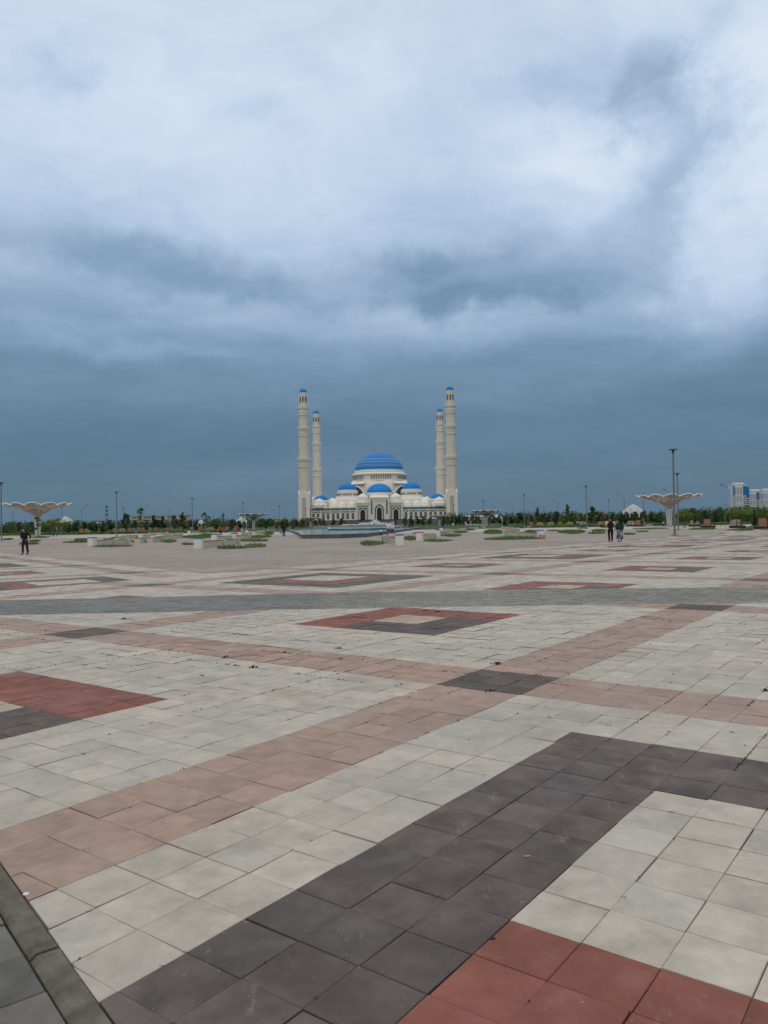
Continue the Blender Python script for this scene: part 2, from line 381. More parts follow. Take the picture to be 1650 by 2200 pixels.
# ------------------------------------------------------------------ paving tiles
ca, sa = math.cos(GA), math.sin(GA)
WHT, PNK, RED, DRK, BEI, GRY = (.465, .430, .375), (.365, .262, .217), (.235, .088, .066), (.104, .085, .079), (.43, .34, .265), (.225, .22, .195)
def frac_cell(u, v):
    """pattern of the main fields; crossing centres at u=16.5+24i, v=-4.5+24j"""
    cu = (u-16.5+1.5) % 24; cv = (v+4.5+1.5) % 24
    iu = math.floor((u-16.5+1.5)/24); iv = math.floor((v+4.5+1.5)/24)
    if cu < 3 and cv < 3: return DRK
    if cu < 3 or cv < 3: return PNK
    a, b = cu-3, cv-3                                   # 0..21 inside the cell
    big = (iv % 2 == 0) and (iu % 2 == 1)
    if big:
        a -= 3; b -= 3
        if 0 <= a < 15 and 0 <= b < 15:
            if a < 3 or a >= 12 or b < 3 or b >= 12: return DRK
            if a < 6 or b >= 9: return RED
            return WHT
    else:
        a -= 6; b -= 6
        if 0 <= a < 9 and 0 <= b < 9:
            if 3 <= a < 6 and 3 <= b < 6: return BEI
            if a >= 6 or b < 3: return RED
            return DRK
    return WHT
def near_uv(X, Y):
    dx, dy = X-X0, Y-Y0; return (dx*ca+dy*sa)/T, (dx*sa-dy*ca)/T
def main_pat(near):
    def f(i, j):
        u, v = i+.5, j+.5
        return frac_cell(u, v)
    return f
def left_pat(i, j):
    s, t = i+.5, j+.5
    a = (s+1.5) % 24; b = (t+1.5) % 24; k = math.floor((s+1.5)/24); l = math.floor((t+1.5)/24)
    if a < 3 and b < 3: return DRK
    if a < 3 or b < 3: return PNK
    a -= 3; b -= 3
    if l % 2 == 0 and k % 2 == 1:
        a -= 3; b -= 3
        if 0 <= a < 15 and 0 <= b < 15:
            if a < 3 or a >= 12 or b < 3 or b >= 12: return DRK
            return RED if (b >= 9 or a < 6) else WHT
    else:
        a -= 6; b -= 6
        if 0 <= a < 9 and 0 <= b < 9:
            if 3 <= a < 6 and 3 <= b < 6: return BEI
            return RED if (a >= 6 or b < 3) else DRK
    return WHT
pb_pts = [(-60, 14.2), (-20, 14.7), (-7.3, 14.85), (-2, 14.71), (2.3, 14.45), (6.9, 14.0), (20, 12.4), (60, 5)]
pt_pts = [(-60, 17.4), (-20, 18.0), (-8.9, 18.02), (-2.4, 18.1), (2.9, 17.72), (8.4, 17.07), (20, 15.4), (60, 8)]
def plin(P_, X):
    for (a, b), (c_, d) in zip(P_, P_[1:]):
        if X <= c_: return b+(d-b)*(X-a)/(c_-a)
    return P_[-1][1]
KA = Vector((-1.89, 3.82)); KD = Vector((.62, -.7846)); KN = Vector((-.7846, -.62))   # kerb: point, direction, normal to the left
def kside(X, Y): return (Vector((X, Y))-KA).dot(KN)
def inframe(X, Y, m=.12):
    if Y < .8: return False
    return abs(X/Y) < 825/FPX*(1+m)+.6/Y
def clip(poly, n, d):
    """keep the part of a convex polygon with n.p <= d"""
    out = []
    for i in range(len(poly)):
        p, q = poly[i], poly[(i+1) % len(poly)]; a = n[0]*p[0]+n[1]*p[1]-d; b = n[0]*q[0]+n[1]*q[1]-d
        if a <= 0: out.append(p)
        if (a < 0 < b) or (b < 0 < a): t = a/(a-b); out.append((p[0]+(q[0]-p[0])*t, p[1]+(q[1]-p[1])*t))
    return out
LJ = [random.gauss(0, .0011) for _ in range(997)]
class Tiles:
    def __init__(s): s.v = []; s.f = []; s.c = []
    def tile(s, poly, col, z=None, gap=.0016, chamf=True, thick=.02, jit=.0012, vary=.08, off=(0, 0)):
        n = len(poly)
        if n < 3: return
        cx_ = sum(p[0] for p in poly)/n; cy_ = sum(p[1] for p in poly)/n
        k = math.hypot(poly[0][0]-cx_, poly[0][1]-cy_)+1e-6
        f = 1+random.gauss(0, vary); h = random.gauss(.006, vary*.24)
        if col[0] < .12: h = random.gauss(.035, .035)
        rr_ = random.random(); cc = (max(col[0]*(f+h), .01), max(col[1]*f, .01), max(col[2]*(f-h*.6), .01), rr_)
        jx, jy = random.gauss(0, jit)+off[0], random.gauss(0, jit)+off[1]
        tx, ty, tz = random.gauss(0, .0020), random.gauss(0, .0020), random.gauss(0, .0014)
        g = max(gap+random.gauss(0, .0006), .0006)/k
        ro = random.gauss(0, .0035) if jit else 0
        def P(p, sh, dz_):
            ex, ey = (p[0]-cx_)*(1-sh), (p[1]-cy_)*(1-sh); x = cx_+ex-ey*ro+jx; y = cy_+ey+ex*ro+jy
            return (x, y, zg(x, y)+tz+tx*(x-cx_)/.15*.5+ty*(y-cy_)/.15*.5+dz_)
        o_ = len(s.v)
        if chamf:
            s.v += [P(p, g*1.42+.0035/k, 0) for p in poly]+[P(p, g*1.42, -.002) for p in poly]+[P(p, g*1.42, -thick) for p in poly]
            s.f.append(tuple(o_+i for i in range(n))); s.c.append(cc)
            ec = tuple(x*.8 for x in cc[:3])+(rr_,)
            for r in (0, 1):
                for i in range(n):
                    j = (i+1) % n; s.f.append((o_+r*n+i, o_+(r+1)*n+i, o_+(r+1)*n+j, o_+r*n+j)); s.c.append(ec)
        else:
            s.v += [P(p, g*1.42, 0) for p in poly]
            s.f.append(tuple(o_+i for i in range(n))); s.c.append(cc)
    def build(s, name, m):
        me = bpy.data.meshes.new(name); me.from_pydata(s.v, [], s.f); me.materials.append(m)
        a = me.color_attributes.new('Col', 'FLOAT_COLOR', 'CORNER')
        tot = np.array([len(f) for f in s.f]); arr = np.repeat(np.array(s.c, dtype=np.float32), tot, axis=0)
        a.data.foreach_set('color', arr.ravel())
        bm = bmesh.new(); bm.from_mesh(me)
        for f in bm.faces:
            if f.normal.z < -.5: f.normal_flip()
        bm.to_mesh(me); bm.free()
        o = bpy.data.objects.new(name, me); COL.objects.link(o); o['kind'] = 'structure'; return o
def field(name, patf0, org, U, V, irng, jrng, test, clips):
    ts = Tiles(); far_sheen = name == 'pavement' and irng[1] > 100  # far and left fields: grazing sky sheen painted in as paler tile colours
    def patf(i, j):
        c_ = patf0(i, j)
        return tuple(a*.95+b*.05+.012 for a, b in zip(c_, (.47, .43, .38))) if far_sheen else c_
    def W2(u, v): return (org[0]+(U[0]*u+V[0]*v)*T, org[1]+(U[1]*u+V[1]*v)*T)
    for bi in range(irng[0]//3, irng[1]//3):
        for bj in range(jrng[0]//3, jrng[1]//3):
            c0 = W2(bi*3+1.5, bj*3+1.5)
            if not inframe(*c0, .15) or not test(c0, 1.0): continue
            if c0[1] > 68:
                if not test(c0, 0) or c0[1] > 260: continue
                p = [W2(bi*3+a, bj*3+b) for a, b in ((0, 0), (3, 0), (3, 3), (0, 3))]
                ts.tile(p, patf(bi*3+1, bj*3+1), gap=0, chamf=False, jit=0, vary=.03); continue
            for i in range(bi*3, bi*3+3):
                for j in range(bj*3, bj*3+3):
                    c1 = W2(i+.5, j+.5)
                    if not test(c1, .3): continue
                    p = [W2(i+a, j+b) for a, b in ((0, 0), (1, 0), (1, 1), (0, 1))]
                    for cl in clips(c1): p = clip(p, *cl)
                    if len(p) < 3: continue
                    near_ = c1[1] < 9
                    ts.tile(p, patf(i, j), chamf=near_, gap=.0013 if c1[1] < 9 else .0010, vary=.045 if c1[1] < 14 else .012, off=(LJ[(i*7+(j//5)*13) % 997], LJ[(j*11+(i//4)*17+300) % 997]))
    return ts.build(name, M['tile'])
Uv, Vv = (ca, sa), (sa, -ca)
# near field: this side of the grey path, right of the kerb
def t_near(c_, m): return c_[1] < plin(pb_pts, c_[0])+m and kside(*c_) < m
def clips_near(c_):
    out = []
    if kside(*c_) > -.35: out.append((tuple(KN), KA.dot(KN)))
    y = plin(pb_pts, c_[0])
    if c_[1] > y-.35:
        sl = (plin(pb_pts, c_[0]+.3)-plin(pb_pts, c_[0]-.3))/.6; out.append(((-sl, 1), y-sl*c_[0]))
    return out
field('pavement', main_pat(True), (X0, Y0), Uv, Vv, (-21, 72), (-75, 60), t_near, clips_near)
# far field: beyond the grey path
DU, DV = -2.02, -.985
O2 = (X0+(Uv[0]*DU+Vv[0]*DV)*T, Y0+(Uv[1]*DU+Vv[1]*DV)*T)
def seamv(c_): return ((c_[0]-O2[0])*Vv[0]+(c_[1]-O2[1])*Vv[1])/T
def t_far(c_, m): return c_[1] > plin(pt_pts, c_[0])-m and (seamv(c_) > -60-m/T or c_[1] > 40) and c_[1] < yb(c_[0])+m*1.5
def edgeclip(P_, c_, sgn):
    y = plin(P_, c_[0]); sl = (plin(P_, c_[0]+.3)-plin(P_, c_[0]-.3))/.6
    return ((-sl*sgn, 1*sgn), (y-sl*c_[0])*sgn)
def clips_far(c_):
    out = []
    if c_[1] < plin(pt_pts, c_[0])+.35: out.append(edgeclip(pt_pts, c_, -1))
    if seamv(c_) < -58 and c_[1] < 40: out.append(((-Vv[0], -Vv[1]), 60*T-(Vv[0]*O2[0]+Vv[1]*O2[1])-.006))
    if abs(c_[1]-yb(c_[0])) < .6: out.append(edgeclip(yb_pts, c_, 1))
    return out
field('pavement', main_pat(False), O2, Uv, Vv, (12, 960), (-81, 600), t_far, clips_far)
# left field: turned, beyond the seam
ww = Vector((-.6035, .7973)); nn = Vector((.7973, .6035))
O3 = ww*28.22+nn*9.54
def t_left(c_, m): return c_[0] < 0 and c_[1] > plin(pt_pts, c_[0])-m and seamv(c_) < -60+m/T and c_[1] < yb(c_[0])+m*1.5
def clips_left(c_):
    out = []
    if c_[1] < plin(pt_pts, c_[0])+.35: out.append(edgeclip(pt_pts, c_, -1))
    if seamv(c_) > -62: out.append(((Vv[0], Vv[1]), -60*T+(Vv[0]*O2[0]+Vv[1]*O2[1])-.006))
    if abs(c_[1]-yb(c_[0])) < .6: out.append(edgeclip(yb_pts, c_, 1))
    return out
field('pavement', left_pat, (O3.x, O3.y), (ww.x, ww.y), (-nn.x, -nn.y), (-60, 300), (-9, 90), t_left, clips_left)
# the grey path of small blocks between the fields
ts = Tiles(); row = 0; dv = .0
for r in range(16):
    for k in range(-260, 200):
        x0 = k*.24+(r % 2)*.12; x1 = x0+.24
        if not inframe(x0, 15, .15): continue
        ya = lambda x, q: plin(pb_pts, x)+(plin(pt_pts, x)-plin(pb_pts, x))*q/16+.004
        sh = .05
        p = [(x0, ya(x0, r)), (x1, ya(x1, r)), (x1+sh, ya(x1+sh, r+1)), (x0+sh, ya(x0+sh, r+1))]
        n_ = math.sin(x0*.9)*.5+math.sin(x0*.37+r*.4)*.5
        col = [q*(1+.10*n_) for q in GRY]
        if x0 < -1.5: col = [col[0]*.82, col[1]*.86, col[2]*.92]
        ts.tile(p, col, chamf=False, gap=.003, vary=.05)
ts.build('paved_path', M['tile'])
# kerb and the dark slabs to its left
mb = MB(); q = -4.0
while q < 8:
    L_ = .98; a = KA+KD*q+KN*.006; b = KA+KD*(q+L_)+KN*.006; wd = .105
    poly = [a, b, b+KN*wd, a+KN*wd]; o_ = len(mb.v)
    top = [a+KN*.004, b+KN*.004, b+KN*(wd-.022), a+KN*(wd-.022)]
    z = lambda p, d: (p.x, p.y, zg(p.x, p.y)+d)
    bt = [z(p, -.05) for p in poly]; t1 = [z(poly[0], .0), z(poly[1], .0), z(poly[2], -.012), z(poly[3], -.012)]; t2 = [z(p, .006) for p in top]
    vs = bt+t1+t2; fs = [(8, 9, 10, 11)]+[(i, (i+1) % 4, (i+1) % 4+4, i+4) for i in range(4)]+[(i+4, (i+1) % 4+4, (i+1) % 4+8, i+8) for i in range(4)]
    mb.add(vs, fs); q += 1.0
o = mb.build('kerb', M['kerb']); o['kind'] = 'structure'
ts = Tiles()
for i in range(-14, 24):
    for j in range(0, 10):
        a = .123+j*.30; off = (j % 2)*.0
        P0 = KA+KD*(i*.30+.05+off)+KN*a
        if P0.y < -1 or not inframe(P0.x, max(P0.y, .9), .5): continue
        poly = [P0, P0+KD*.30, P0+KD*.30+KN*.30, P0+KN*.30]
        ts.tile([(p.x, p.y) for p in poly], (.125, .12, .105), gap=.0022, vary=.09)
ts.build('side_pavement', M['grey'])
# ================================================================== the mosque and its minarets
def arch(w_, z0, zs, zt, n=8, x0=0):
    """pointed arch outline: half width w_, from z0 up to the spring line zs and the point zt"""
    pts = [(x0-w_, z0)]
    for k in range(n+1):
        t = k/n; pts.append((x0-w_*math.cos(t*PI/2)**1.0*(1-.0*t), zs+(zt-zs)*(math.sin(t*PI/2)**.9)*(.86+.14*t**3)))
    r = [(2*x0-x, z) for x, z in pts[::-1][1:]]
    return pts+r
def ring(outer, inner, y0, y1, mb, mi=0):
    """solid band between two outlines with the same number of points, open at the foot"""
    n = len(outer)
    vs = [(x, y0, z) for x, z in outer]+[(x, y0, z) for x, z in inner]+[(x, y1, z) for x, z in outer]+[(x, y1, z) for x, z in inner]
    fs = []
    for i in range(n-1):
        fs += [(i, i+1, n+i+1, n+i), (2*n+i, 3*n+i, 3*n+i+1, 2*n+i+1), (i, 2*n+i, 2*n+i+1, i+1), (n+i, n+i+1, 3*n+i+1, 3*n+i)]
    mb.add(vs, fs, mi)
def dome_prof(r, h, n=14, point=0.0, z0=0.0):
    out = []
    for k in range(n+1):
        t = k/n*PI/2; out.append((max(r*math.cos(t), .01), z0+h*math.sin(t)+point*h*(k/n)**6))
    return out
MC = at(815.5, 775).x                         # axis of the mosque
def finial(mb, x, y, z, s):
    mb.lathe([(.08*s, z), (.5*s, z+.5*s), (.12*s, z+1.0*s), (.4*s, z+1.4*s), (.1*s, z+1.8*s), (.28*s, z+2.1*s), (.06*s, z+2.4*s), (.05*s, z+3.4*s)], 8, x, y)
    pts = [(x+.55*s*math.sin(a)+.0, y, z+3.9*s-.55*s*math.cos(a)) for a in np.linspace(-2.6, 2.6, 9)]
    mb.tube(pts, [.03*s]+[.1*s]*7+[.03*s], 5)

def make_minaret(label):
    t = thing('minaret', label, 'minaret', (0, 0, 0), 0, 'four minarets of the mosque')
    b = MB(); hw = 5.6
    b.box(-hw, hw, -hw, hw, 0, 31.5)
    for rot in range(4):                       # four faces rising to a point, corners cut away
        a = rot*PI/2; c_, s_ = math.cos(a), math.sin(a)
        R_ = lambda x, y, z: (x*c_-y*s_, x*s_+y*c_, z)
        pts = [(-hw, 31.5), (-hw+.6, 32.6), (-hw+3.2, 35.0), (0, 36.8), (hw-3.2, 35.0), (hw-.6, 32.6), (hw, 31.5)]
        vs = [R_(x, -hw+.02, z) for x, z in pts]+[R_(x, -3.4, z) for x, z in pts]; n = len(pts)
        b.add(vs, [tuple(range(n)), tuple(range(2*n-1, n-1, -1))]+[(i, i+n, (i+1) % n+n, (i+1) % n) for i in range(n)])
    b.build('base_block', M['trim'], t)
    for rot in range(4):
        a = rot*PI/2; p = MB(); c_, s_ = math.cos(a), math.sin(a)
        R_ = lambda x, y, z: (x*c_-y*s_, x*s_+y*c_, z)
        fr = MB()
        for x0_, x1_, z0_, z1_ in ((-2.4, -2.0, 6, 28.6), (2.0, 2.4, 6, 28.6), (-2.4, 2.4, 28.6, 29.1)):
            vs = [R_(x, y, z) for z in (z0_, z1_) for x, y in ((x0_, -hw-.12), (x1_, -hw-.12), (x1_, -hw+.05), (x0_, -hw+.05))]
            fr.add(vs, [(0, 1, 2, 3), (7, 6, 5, 4), (0, 4, 5, 1), (1, 5, 6, 2), (2, 6, 7, 3), (3, 7, 4, 0)])
        vs = [R_(x, y, z) for z in (6, 28.6) for x, y in ((-2.0, -hw-.05), (2.0, -hw-.05), (2.0, -hw+.05), (-2.0, -hw+.05))]
        p.add(vs, [(0, 1, 2, 3), (7, 6, 5, 4), (0, 4, 5, 1), (1, 5, 6, 2), (2, 6, 7, 3), (3, 7, 4, 0)])
        po = p.build('wall_panel', M['panel'], t); fr.build('frame', M['trim'], po)
    s = MB(); s.lathe([(5.5, 30), (5.5, 58.9)], 12); s.lathe([(5.0, 68), (5.0, 90)], 12); s.lathe([(4.6, 98.5), (4.6, 111)], 12); s.lathe([(3.7, 118.6), (3.6, 133.8)], 20)
    s.build('shaft', M['shaft'], t, 30)
    for (z1, z0_, r, ra, rb) in ((68.2, 65.4, 6.9, 5.9, 5.45), (98.7, 96.3, 6.3, 5.35, 4.95), (119.0, 116.8, 5.8, 5.0, 4.55)):
        c_ = MB(); c_.lathe([(rb, z0_-7.0), (ra, z0_-6.4), (ra, z0_-5.4), (ra-.3, z0_-5.2), (ra+.1, z0_-4), (ra+.15, z0_-3.2), (ra+.3, z0_-2.4), (r-.6, z0_-.8), (r, z0_), (r, z1), (r-.35, z1), (r-.35, z1-.8), (rb-.3, z1-.8)], 24)
        bal = c_.build('balcony', M['trim'], t, 40)
        rl = MB(); rl.lathe([(r-.3,z1+.6),(r-.1,z1+.6),(r-.1,z1+.75),(r-.3,z1+.75)],24,cap=False)
        for i in range(24):
            a = 2*PI*i/24; rl.box((r-.2)*math.cos(a)-.12, (r-.2)*math.cos(a)+.12, (r-.2)*math.sin(a)-.12, (r-.2)*math.sin(a)+.12, z1, z1+.7)
        rl.build('railing', M['trim'], bal)
    for i in range(8):
        a = PI/8+2*PI*i/8+PI/8; wmb = MB(); poly = arch(.62, 123.8, 128.0, 129.3, 5)
        c_, s_ = math.cos(a), math.sin(a)
        vs = []
        for rr in (3.55, 3.72):
            vs += [(rr*c_-x*s_, rr*s_+x*c_, z) for x, z in poly]
        n = len(poly); wmb.add(vs, [tuple(range(n)), tuple(range(2*n-1, n-1, -1))]+[(k, k+n, (k+1) % n+n, (k+1) % n) for k in range(n)])
        wmb.build('window', M['dark'], t)
    d = MB(); d.lathe([(3.72, 133.8)]+dome_prof(3.72, 3.7, 8, .05, 134.0), 20); do = d.build('dome', M['blue'], t, True)
    f = MB(); finial(f, 0, 0, 137.6, .55); f.build('finial', M['gold'], do)
    return t

# stone with courses for the shafts
m = bpy.data.materials.new('coursed stone'); m.use_nodes = True; t = NT(m.node_tree)
co = t.node('ShaderNodeTexCoord').outputs['Object']; sp_ = t.node('ShaderNodeSeparateXYZ', {0: co})
fr_ = t.m('FRACT', t.m('DIVIDE', sp_.outputs[2], 2.3)); ln = t.mapr(fr_, .0, .12, .62, 1.0)
ang = t.m('ARCTAN2', sp_.outputs[1], sp_.outputs[0]); seg = t.m('FRACT', t.m('ADD', t.m('MULTIPLY', ang, 3.82), t.m('MULTIPLY', t.m('FLOOR', t.m('DIVIDE', sp_.outputs[2], 2.3)), .5)))
ln2 = t.mapr(seg, 0, .06, .86, 1.0)
f = t.m('MULTIPLY', t.m('MULTIPLY', ln, ln2), t.mapr(t.noise(co, .3, 4, .6), .3, .7, .9, 1.08))
c = t.mix(1.0, (.70, .63, .54), f_col(t, f), 'MULTIPLY')
t.node('ShaderNodeOutputMaterial', {0: t.node('ShaderNodeBsdfPrincipled', {'Base Color': c, 'Roughness': .8}).outputs[0]}); M['shaft'] = m
M['panel'] = mat('carved panel', (.46, .425, .37), .85, .2, 1.6)
Z0M = 0.05
pm = Proto(make_minaret('x'))
pm.put((at(655, 775).x, 775, Z0M), 0, 'tall white front minaret left of the mosque, outermost on the left')
pm.put((at(971, 775).x, 775, Z0M), 0, 'tall white front minaret right of the mosque, outermost on the right')
pm.put((at(682.5, 924).x, 924, Z0M), 0, 'smaller-looking rear minaret behind the left wing, beside the left front minaret')
pm.put((at(948.5, 924).x, 924, Z0M), 0, 'smaller-looking rear minaret behind the right wing, beside the right front minaret')

mo = thing('mosque', 'large cream stone mosque with blue domes and a pointed central portal', 'mosque', (MC, 775, Z0M))
def mpart(mb, name, m_, parent=None, smooth=False): return mb.build(name, m_, parent or mo, smooth)
# platform with steps
b = MB(); b.box(-84, 84, -6, 150, 0, 4.2); b.box(-82, 82, -4, 150, 4.2, 5.2); b.box(-80, 80, -2.5, 150, 5.2, 6.2)
b.box(-26, 26, -22, -6, 0, 1.6); b.box(-26, 26, -18, -6, 1.6, 3.0); b.box(-26, 26, -14, -6, 3.0, 4.2)
b.box(-26, 26, -10, -4, 4.2, 5.2)
mpart(b, 'platform', M['platform'])
# wings
for sx in (-1, 1):
    xs0, xs1 = (23.2, 67.6)
    wg = MB(); a, c_ = sorted((sx*xs0, sx*xs1)); wg.box(a, c_, 0, 40, 6.2, 18.8)
    wall = mpart(wg, 'wing_wall', M['stone'])
    tr = MB(); tr.box(a, c_, -.55, 0, 14.9, 15.5); tr.box(a, c_, -.7, .4, 18.0, 19.1); tr.box(a, c_, -.9, 0, 6.2, 6.9)
    tr.build('cornice', M['trim'], wall)
    tb = MB(); tb.box(a+.2, c_-.2, -.32, -.0, 16.1, 17.7); tb.build('teal_frieze', M['teal'], wall)
    pl_ = MB(); edges = [23.6, 27.9, 32.1, 37.4, 41.7, 47.1, 51.4, 56.8, 61.3, 67.2]
    for e in [24.0, 29.05, 38.6, 48.35, 58.1, 67.2]:
        q_ = MB(); q_.box(sx*e-.55, sx*e+.55, -.6, 0, 6.9, 14.9); q_.build('pilaster', M['trim'], wall)
    for k in range(5): q_ = MB(); q_.box(sx*(29.05+k*9.72)-.12, sx*(29.05+k*9.72)+.12, -.6, 0, 15.5, 18.0); q_.build('divider', M['trim'], wall)
    for cxp in (26.3, 31.6, 36.1, 41.3, 45.8, 51.0, 55.6, 60.9, 65.4):
        X_ = sx*cxp
        fmb = MB(); o_ = arch(1.75, 6.9, 12.1, 14.3, 8, X_); i_ = arch(1.3, 6.9, 11.8, 13.5, 8, X_); ring(o_, i_, -.55, 0, fmb)
        g = MB(); g.prism(arch(1.29, 6.9, 11.8, 13.45, 8, X_), -.2, .0)
        wo = g.build('window', M['glass'], mo); fmb.build('window_frame', M['trim'], wo)
        g2 = MB(); g2.prism([(X_-2.0, 13.3), (X_+2.0, 13.3), (X_+2.0, 14.85), (X_-2.0, 14.85)], -.14, 0); g2.build('window_spandrel', M['dkteal'], wo)
        ml = MB(); ml.box(X_-.07, X_+.07, -.3, -.2, 6.9, 12.6); ml.box(X_-1.2, X_+1.2, -.3, -.2, 10.9, 11.05); ml.build('mullion', M['trim'], wo)
    # side portal block
    a, c_ = sorted((sx*9.8, sx*23.2)); pb = MB(); pb.box(a, c_, -3, 30, 6.2, 23.2)
    pbo = mpart(pb, 'side_portal', M['stone']); xc = sx*16.5
    tr = MB(); tr.box(a-.2, c_+.2, -3.5, -3, 22.3, 23.3)
    for i in range(14): tr.box(xc-5.2+i*.78, xc-5.2+i*.78+.5, -3.4, -3, 20.6, 21.6)
    tr.build('cornice', M['trim'], pbo)
    g = MB(); ring([(xc-4.9, 6.2), (xc-4.9, 19.6), (xc, 19.6), (xc+4.9, 19.6), (xc+4.9, 6.2)], [(xc-4.3, 6.2), (xc-4.3, 19.0), (xc, 19.0), (xc+4.3, 19.0), (xc+4.3, 6.2)], -3.35, -3, g); g.build('dark_frame', M['dkteal'], pbo)
    g = MB(); ring([(xc-3.9, 6.2), (xc-3.9, 18.4), (xc, 18.4), (xc+3.9, 18.4), (xc+3.9, 6.2)], [(xc-3.45, 6.2), (xc-3.45, 17.9), (xc, 17.9), (xc+3.45, 17.9), (xc+3.45, 6.2)], -3.45, -3, g); g.build('light_frame', M['trim'], pbo)
    g = MB(); g.box(xc-3.45, xc+3.45, -3.12, -3, 6.2, 17.9); sp2 = g.build('teal_spandrel', M['dkteal'], pbo)
    g = MB(); ring(arch(3.1, 6.2, 13.6, 17.2, 8, xc), arch(2.5, 6.2, 13.4, 16.4, 8, xc), -3.4, -3.0, g); g.build('arch_band', M['trim'], pbo)
    g = MB(); g.prism(arch(2.48, 6.2, 13.4, 16.35, 8, xc), -3.25, -3.0); g.build('doorway', M['dark'], pbo)
    # drum and white pointed dome
    g = MB(); g.lathe([(7.2, 23.0), (6.9, 24.0), (6.2, 26.6), (6.0, 26.8), (6.0, 27.8), (5.6, 27.8)], 8, xc, 5, rot=PI/8); dr = mpart(g, 'dome_drum', M['trim'])
    g = MB(); g.lathe(dome_prof(5.7, 4.2, 12, .22, 27.6), 24, xc, 5); g.build('white_dome', M['white'], dr, True)
# central portal
b = MB(); b.box(-9.8, 9.8, -7, 22, 6.2, 27.2); cpo = mpart(b, 'central_portal', M['stone'])
b = MB(); b.box(-10.2, 10.2, -7.5, 22.3, 27.2, 28.1); b.add([(-10, -7, 28.1), (10, -7, 28.1), (10, 22, 28.1), (-10, 22, 28.1), (-8, 0, 30.6), (8, 0, 30.6), (8, 16, 30.6), (-8, 16, 30.6)], [(0, 1, 5, 4), (1, 2, 6, 5), (2, 3, 7, 6), (3, 0, 4, 7), (4, 5, 6, 7)])
b.build('roof', M['trim'], cpo)
b = MB(); ring([(-6.3, 6.2), (-6.3, 25.4), (0, 25.4), (6.3, 25.4), (6.3, 6.2)], [(-5.7, 6.2), (-5.7, 24.8), (0, 24.8), (5.7, 24.8), (5.7, 6.2)], -7.4, -7, b)
ring([(-9.4, 6.2), (-9.4, 26.8), (0, 26.8), (9.4, 26.8), (9.4, 6.2)], [(-8.9, 6.2), (-8.9, 26.2), (0, 26.2), (8.9, 26.2), (8.9, 6.2)], -7.3, -7, b)
b.build('portal_frame', M['trim'], cpo)
for sx in (-1, 1):
    b = MB(); b.box(sx*7.5-.75, sx*7.5+.75, -7.16, -7, 11.4, 25.0); b.build('teal_strip', M['teal'], cpo)
    b = MB(); b.box(sx*7.5-.9, sx*7.5+.9, -7.5, -7, 6.2, 10.6); b.build('pedestal', M['trim'], cpo)
b = MB(); ring(arch(4.5, 6.2, 15.6, 21.4, 10), arch(3.1, 6.2, 14.8, 19.6, 10), -7.22, -7, b); b.build('arch_band', M['teal'], cpo)
b = MB(); ring(arch(3.1, 6.2, 14.8, 19.6, 10), arch(2.45, 6.2, 14.4, 18.6, 10), -7.3, -7, b); b.build('arch_frame', M['trim'], cpo)
b = MB(); b.prism(arch(2.44, 6.2, 14.4, 18.55, 10), -7.1, -7.0); b.build('doorway', M['dark'], cpo)
b = MB(); b.lathe([(8.9, 30.0), (8.9, 32.6), (8.7, 33.2), (8.4, 33.2)], 32, 0, 8); dr = mpart(b, 'dome_drum', M['trim'], smooth=40)
b = MB(); b.lathe(dome_prof(8.5, 5.9, 14, .02, 33.2), 40, 0, 8); b.build('blue_dome', M['blue'], dr, True)
# terrace body behind, stepped up to the main drum
def frust(mb, r0, z0_, r1, z1, y, n=8, rot=PI/8): mb.lathe([(r0/math.cos(PI/8), z0_), (r1/math.cos(PI/8), z1)], n, 0, y, rot=rot)
YC = 78
b = MB(); b.box(-66, 66, 38, 148, 6.2, 19.4); b.box(-48, 48, 24, 126, 19.4, 24.8); b.box(-42, 42, 30, 120, 24.8, 27.0)
mpart(b, 'terrace', M['stone'])
b = MB(); b.lathe([(36.5, 26.5), (36.0, 34.0), (33.8, 44.6), (31.6, 48.6)], 8, 0, YC, rot=PI/8)
body = mpart(b, 'drum_base', M['stone'])
b = MB()
for i in range(8):                             # sloping ledges on the shoulders
    a = PI/8+i*PI/4+PI/8; c_, s_ = math.cos(a), math.sin(a); R_ = lambda x, y, z: (x*c_-y*s_, YC+x*s_+y*c_, z)
    if i % 2 == 0:
        vs = [R_(x, y, z) for x, y, z in ((31.5, -10, 44.5), (31.5, 10, 44.5), (34.4, 10.5, 44.5), (34.4, -10.5, 44.5), (30.5, -9, 47.6), (30.5, 9, 47.6))]
        b.add(vs, [(0, 1, 2, 3), (3, 2, 5, 4), (0, 3, 4), (1, 5, 2), (0, 4, 5, 1)])
b.build('shoulder', M['trim'], body)
b = MB(); b.lathe([(30.2, 48.0), (30.2, 48.9), (29.4, 48.9), (29.4, 54.4), (30.4, 54.4), (30.4, 55.6), (28.2, 56.6), (27.6, 57.2), (27.6, 58.6), (26.6, 59.6), (25, 59.6)], 64, 0, YC)
drum = mpart(b, 'main_drum', M['stone'], smooth=30)
for i in range(96):
    if i % 16 in (0, 1, 2, 15): continue
    a = -PI/2+2*PI*(i+.5-8)/96+PI/96*0; 
    if math.sin(a) > .35: continue
    c_, s_ = math.cos(a), math.sin(a); g = MB()
    g.box(29.2, 29.52, -.42, .42, 49.6, 53.8)
    wo = g.build('drum_window', M['glass'], mo); wo.rotation_euler = (0, 0, a); wo.location = (0, YC, 0)
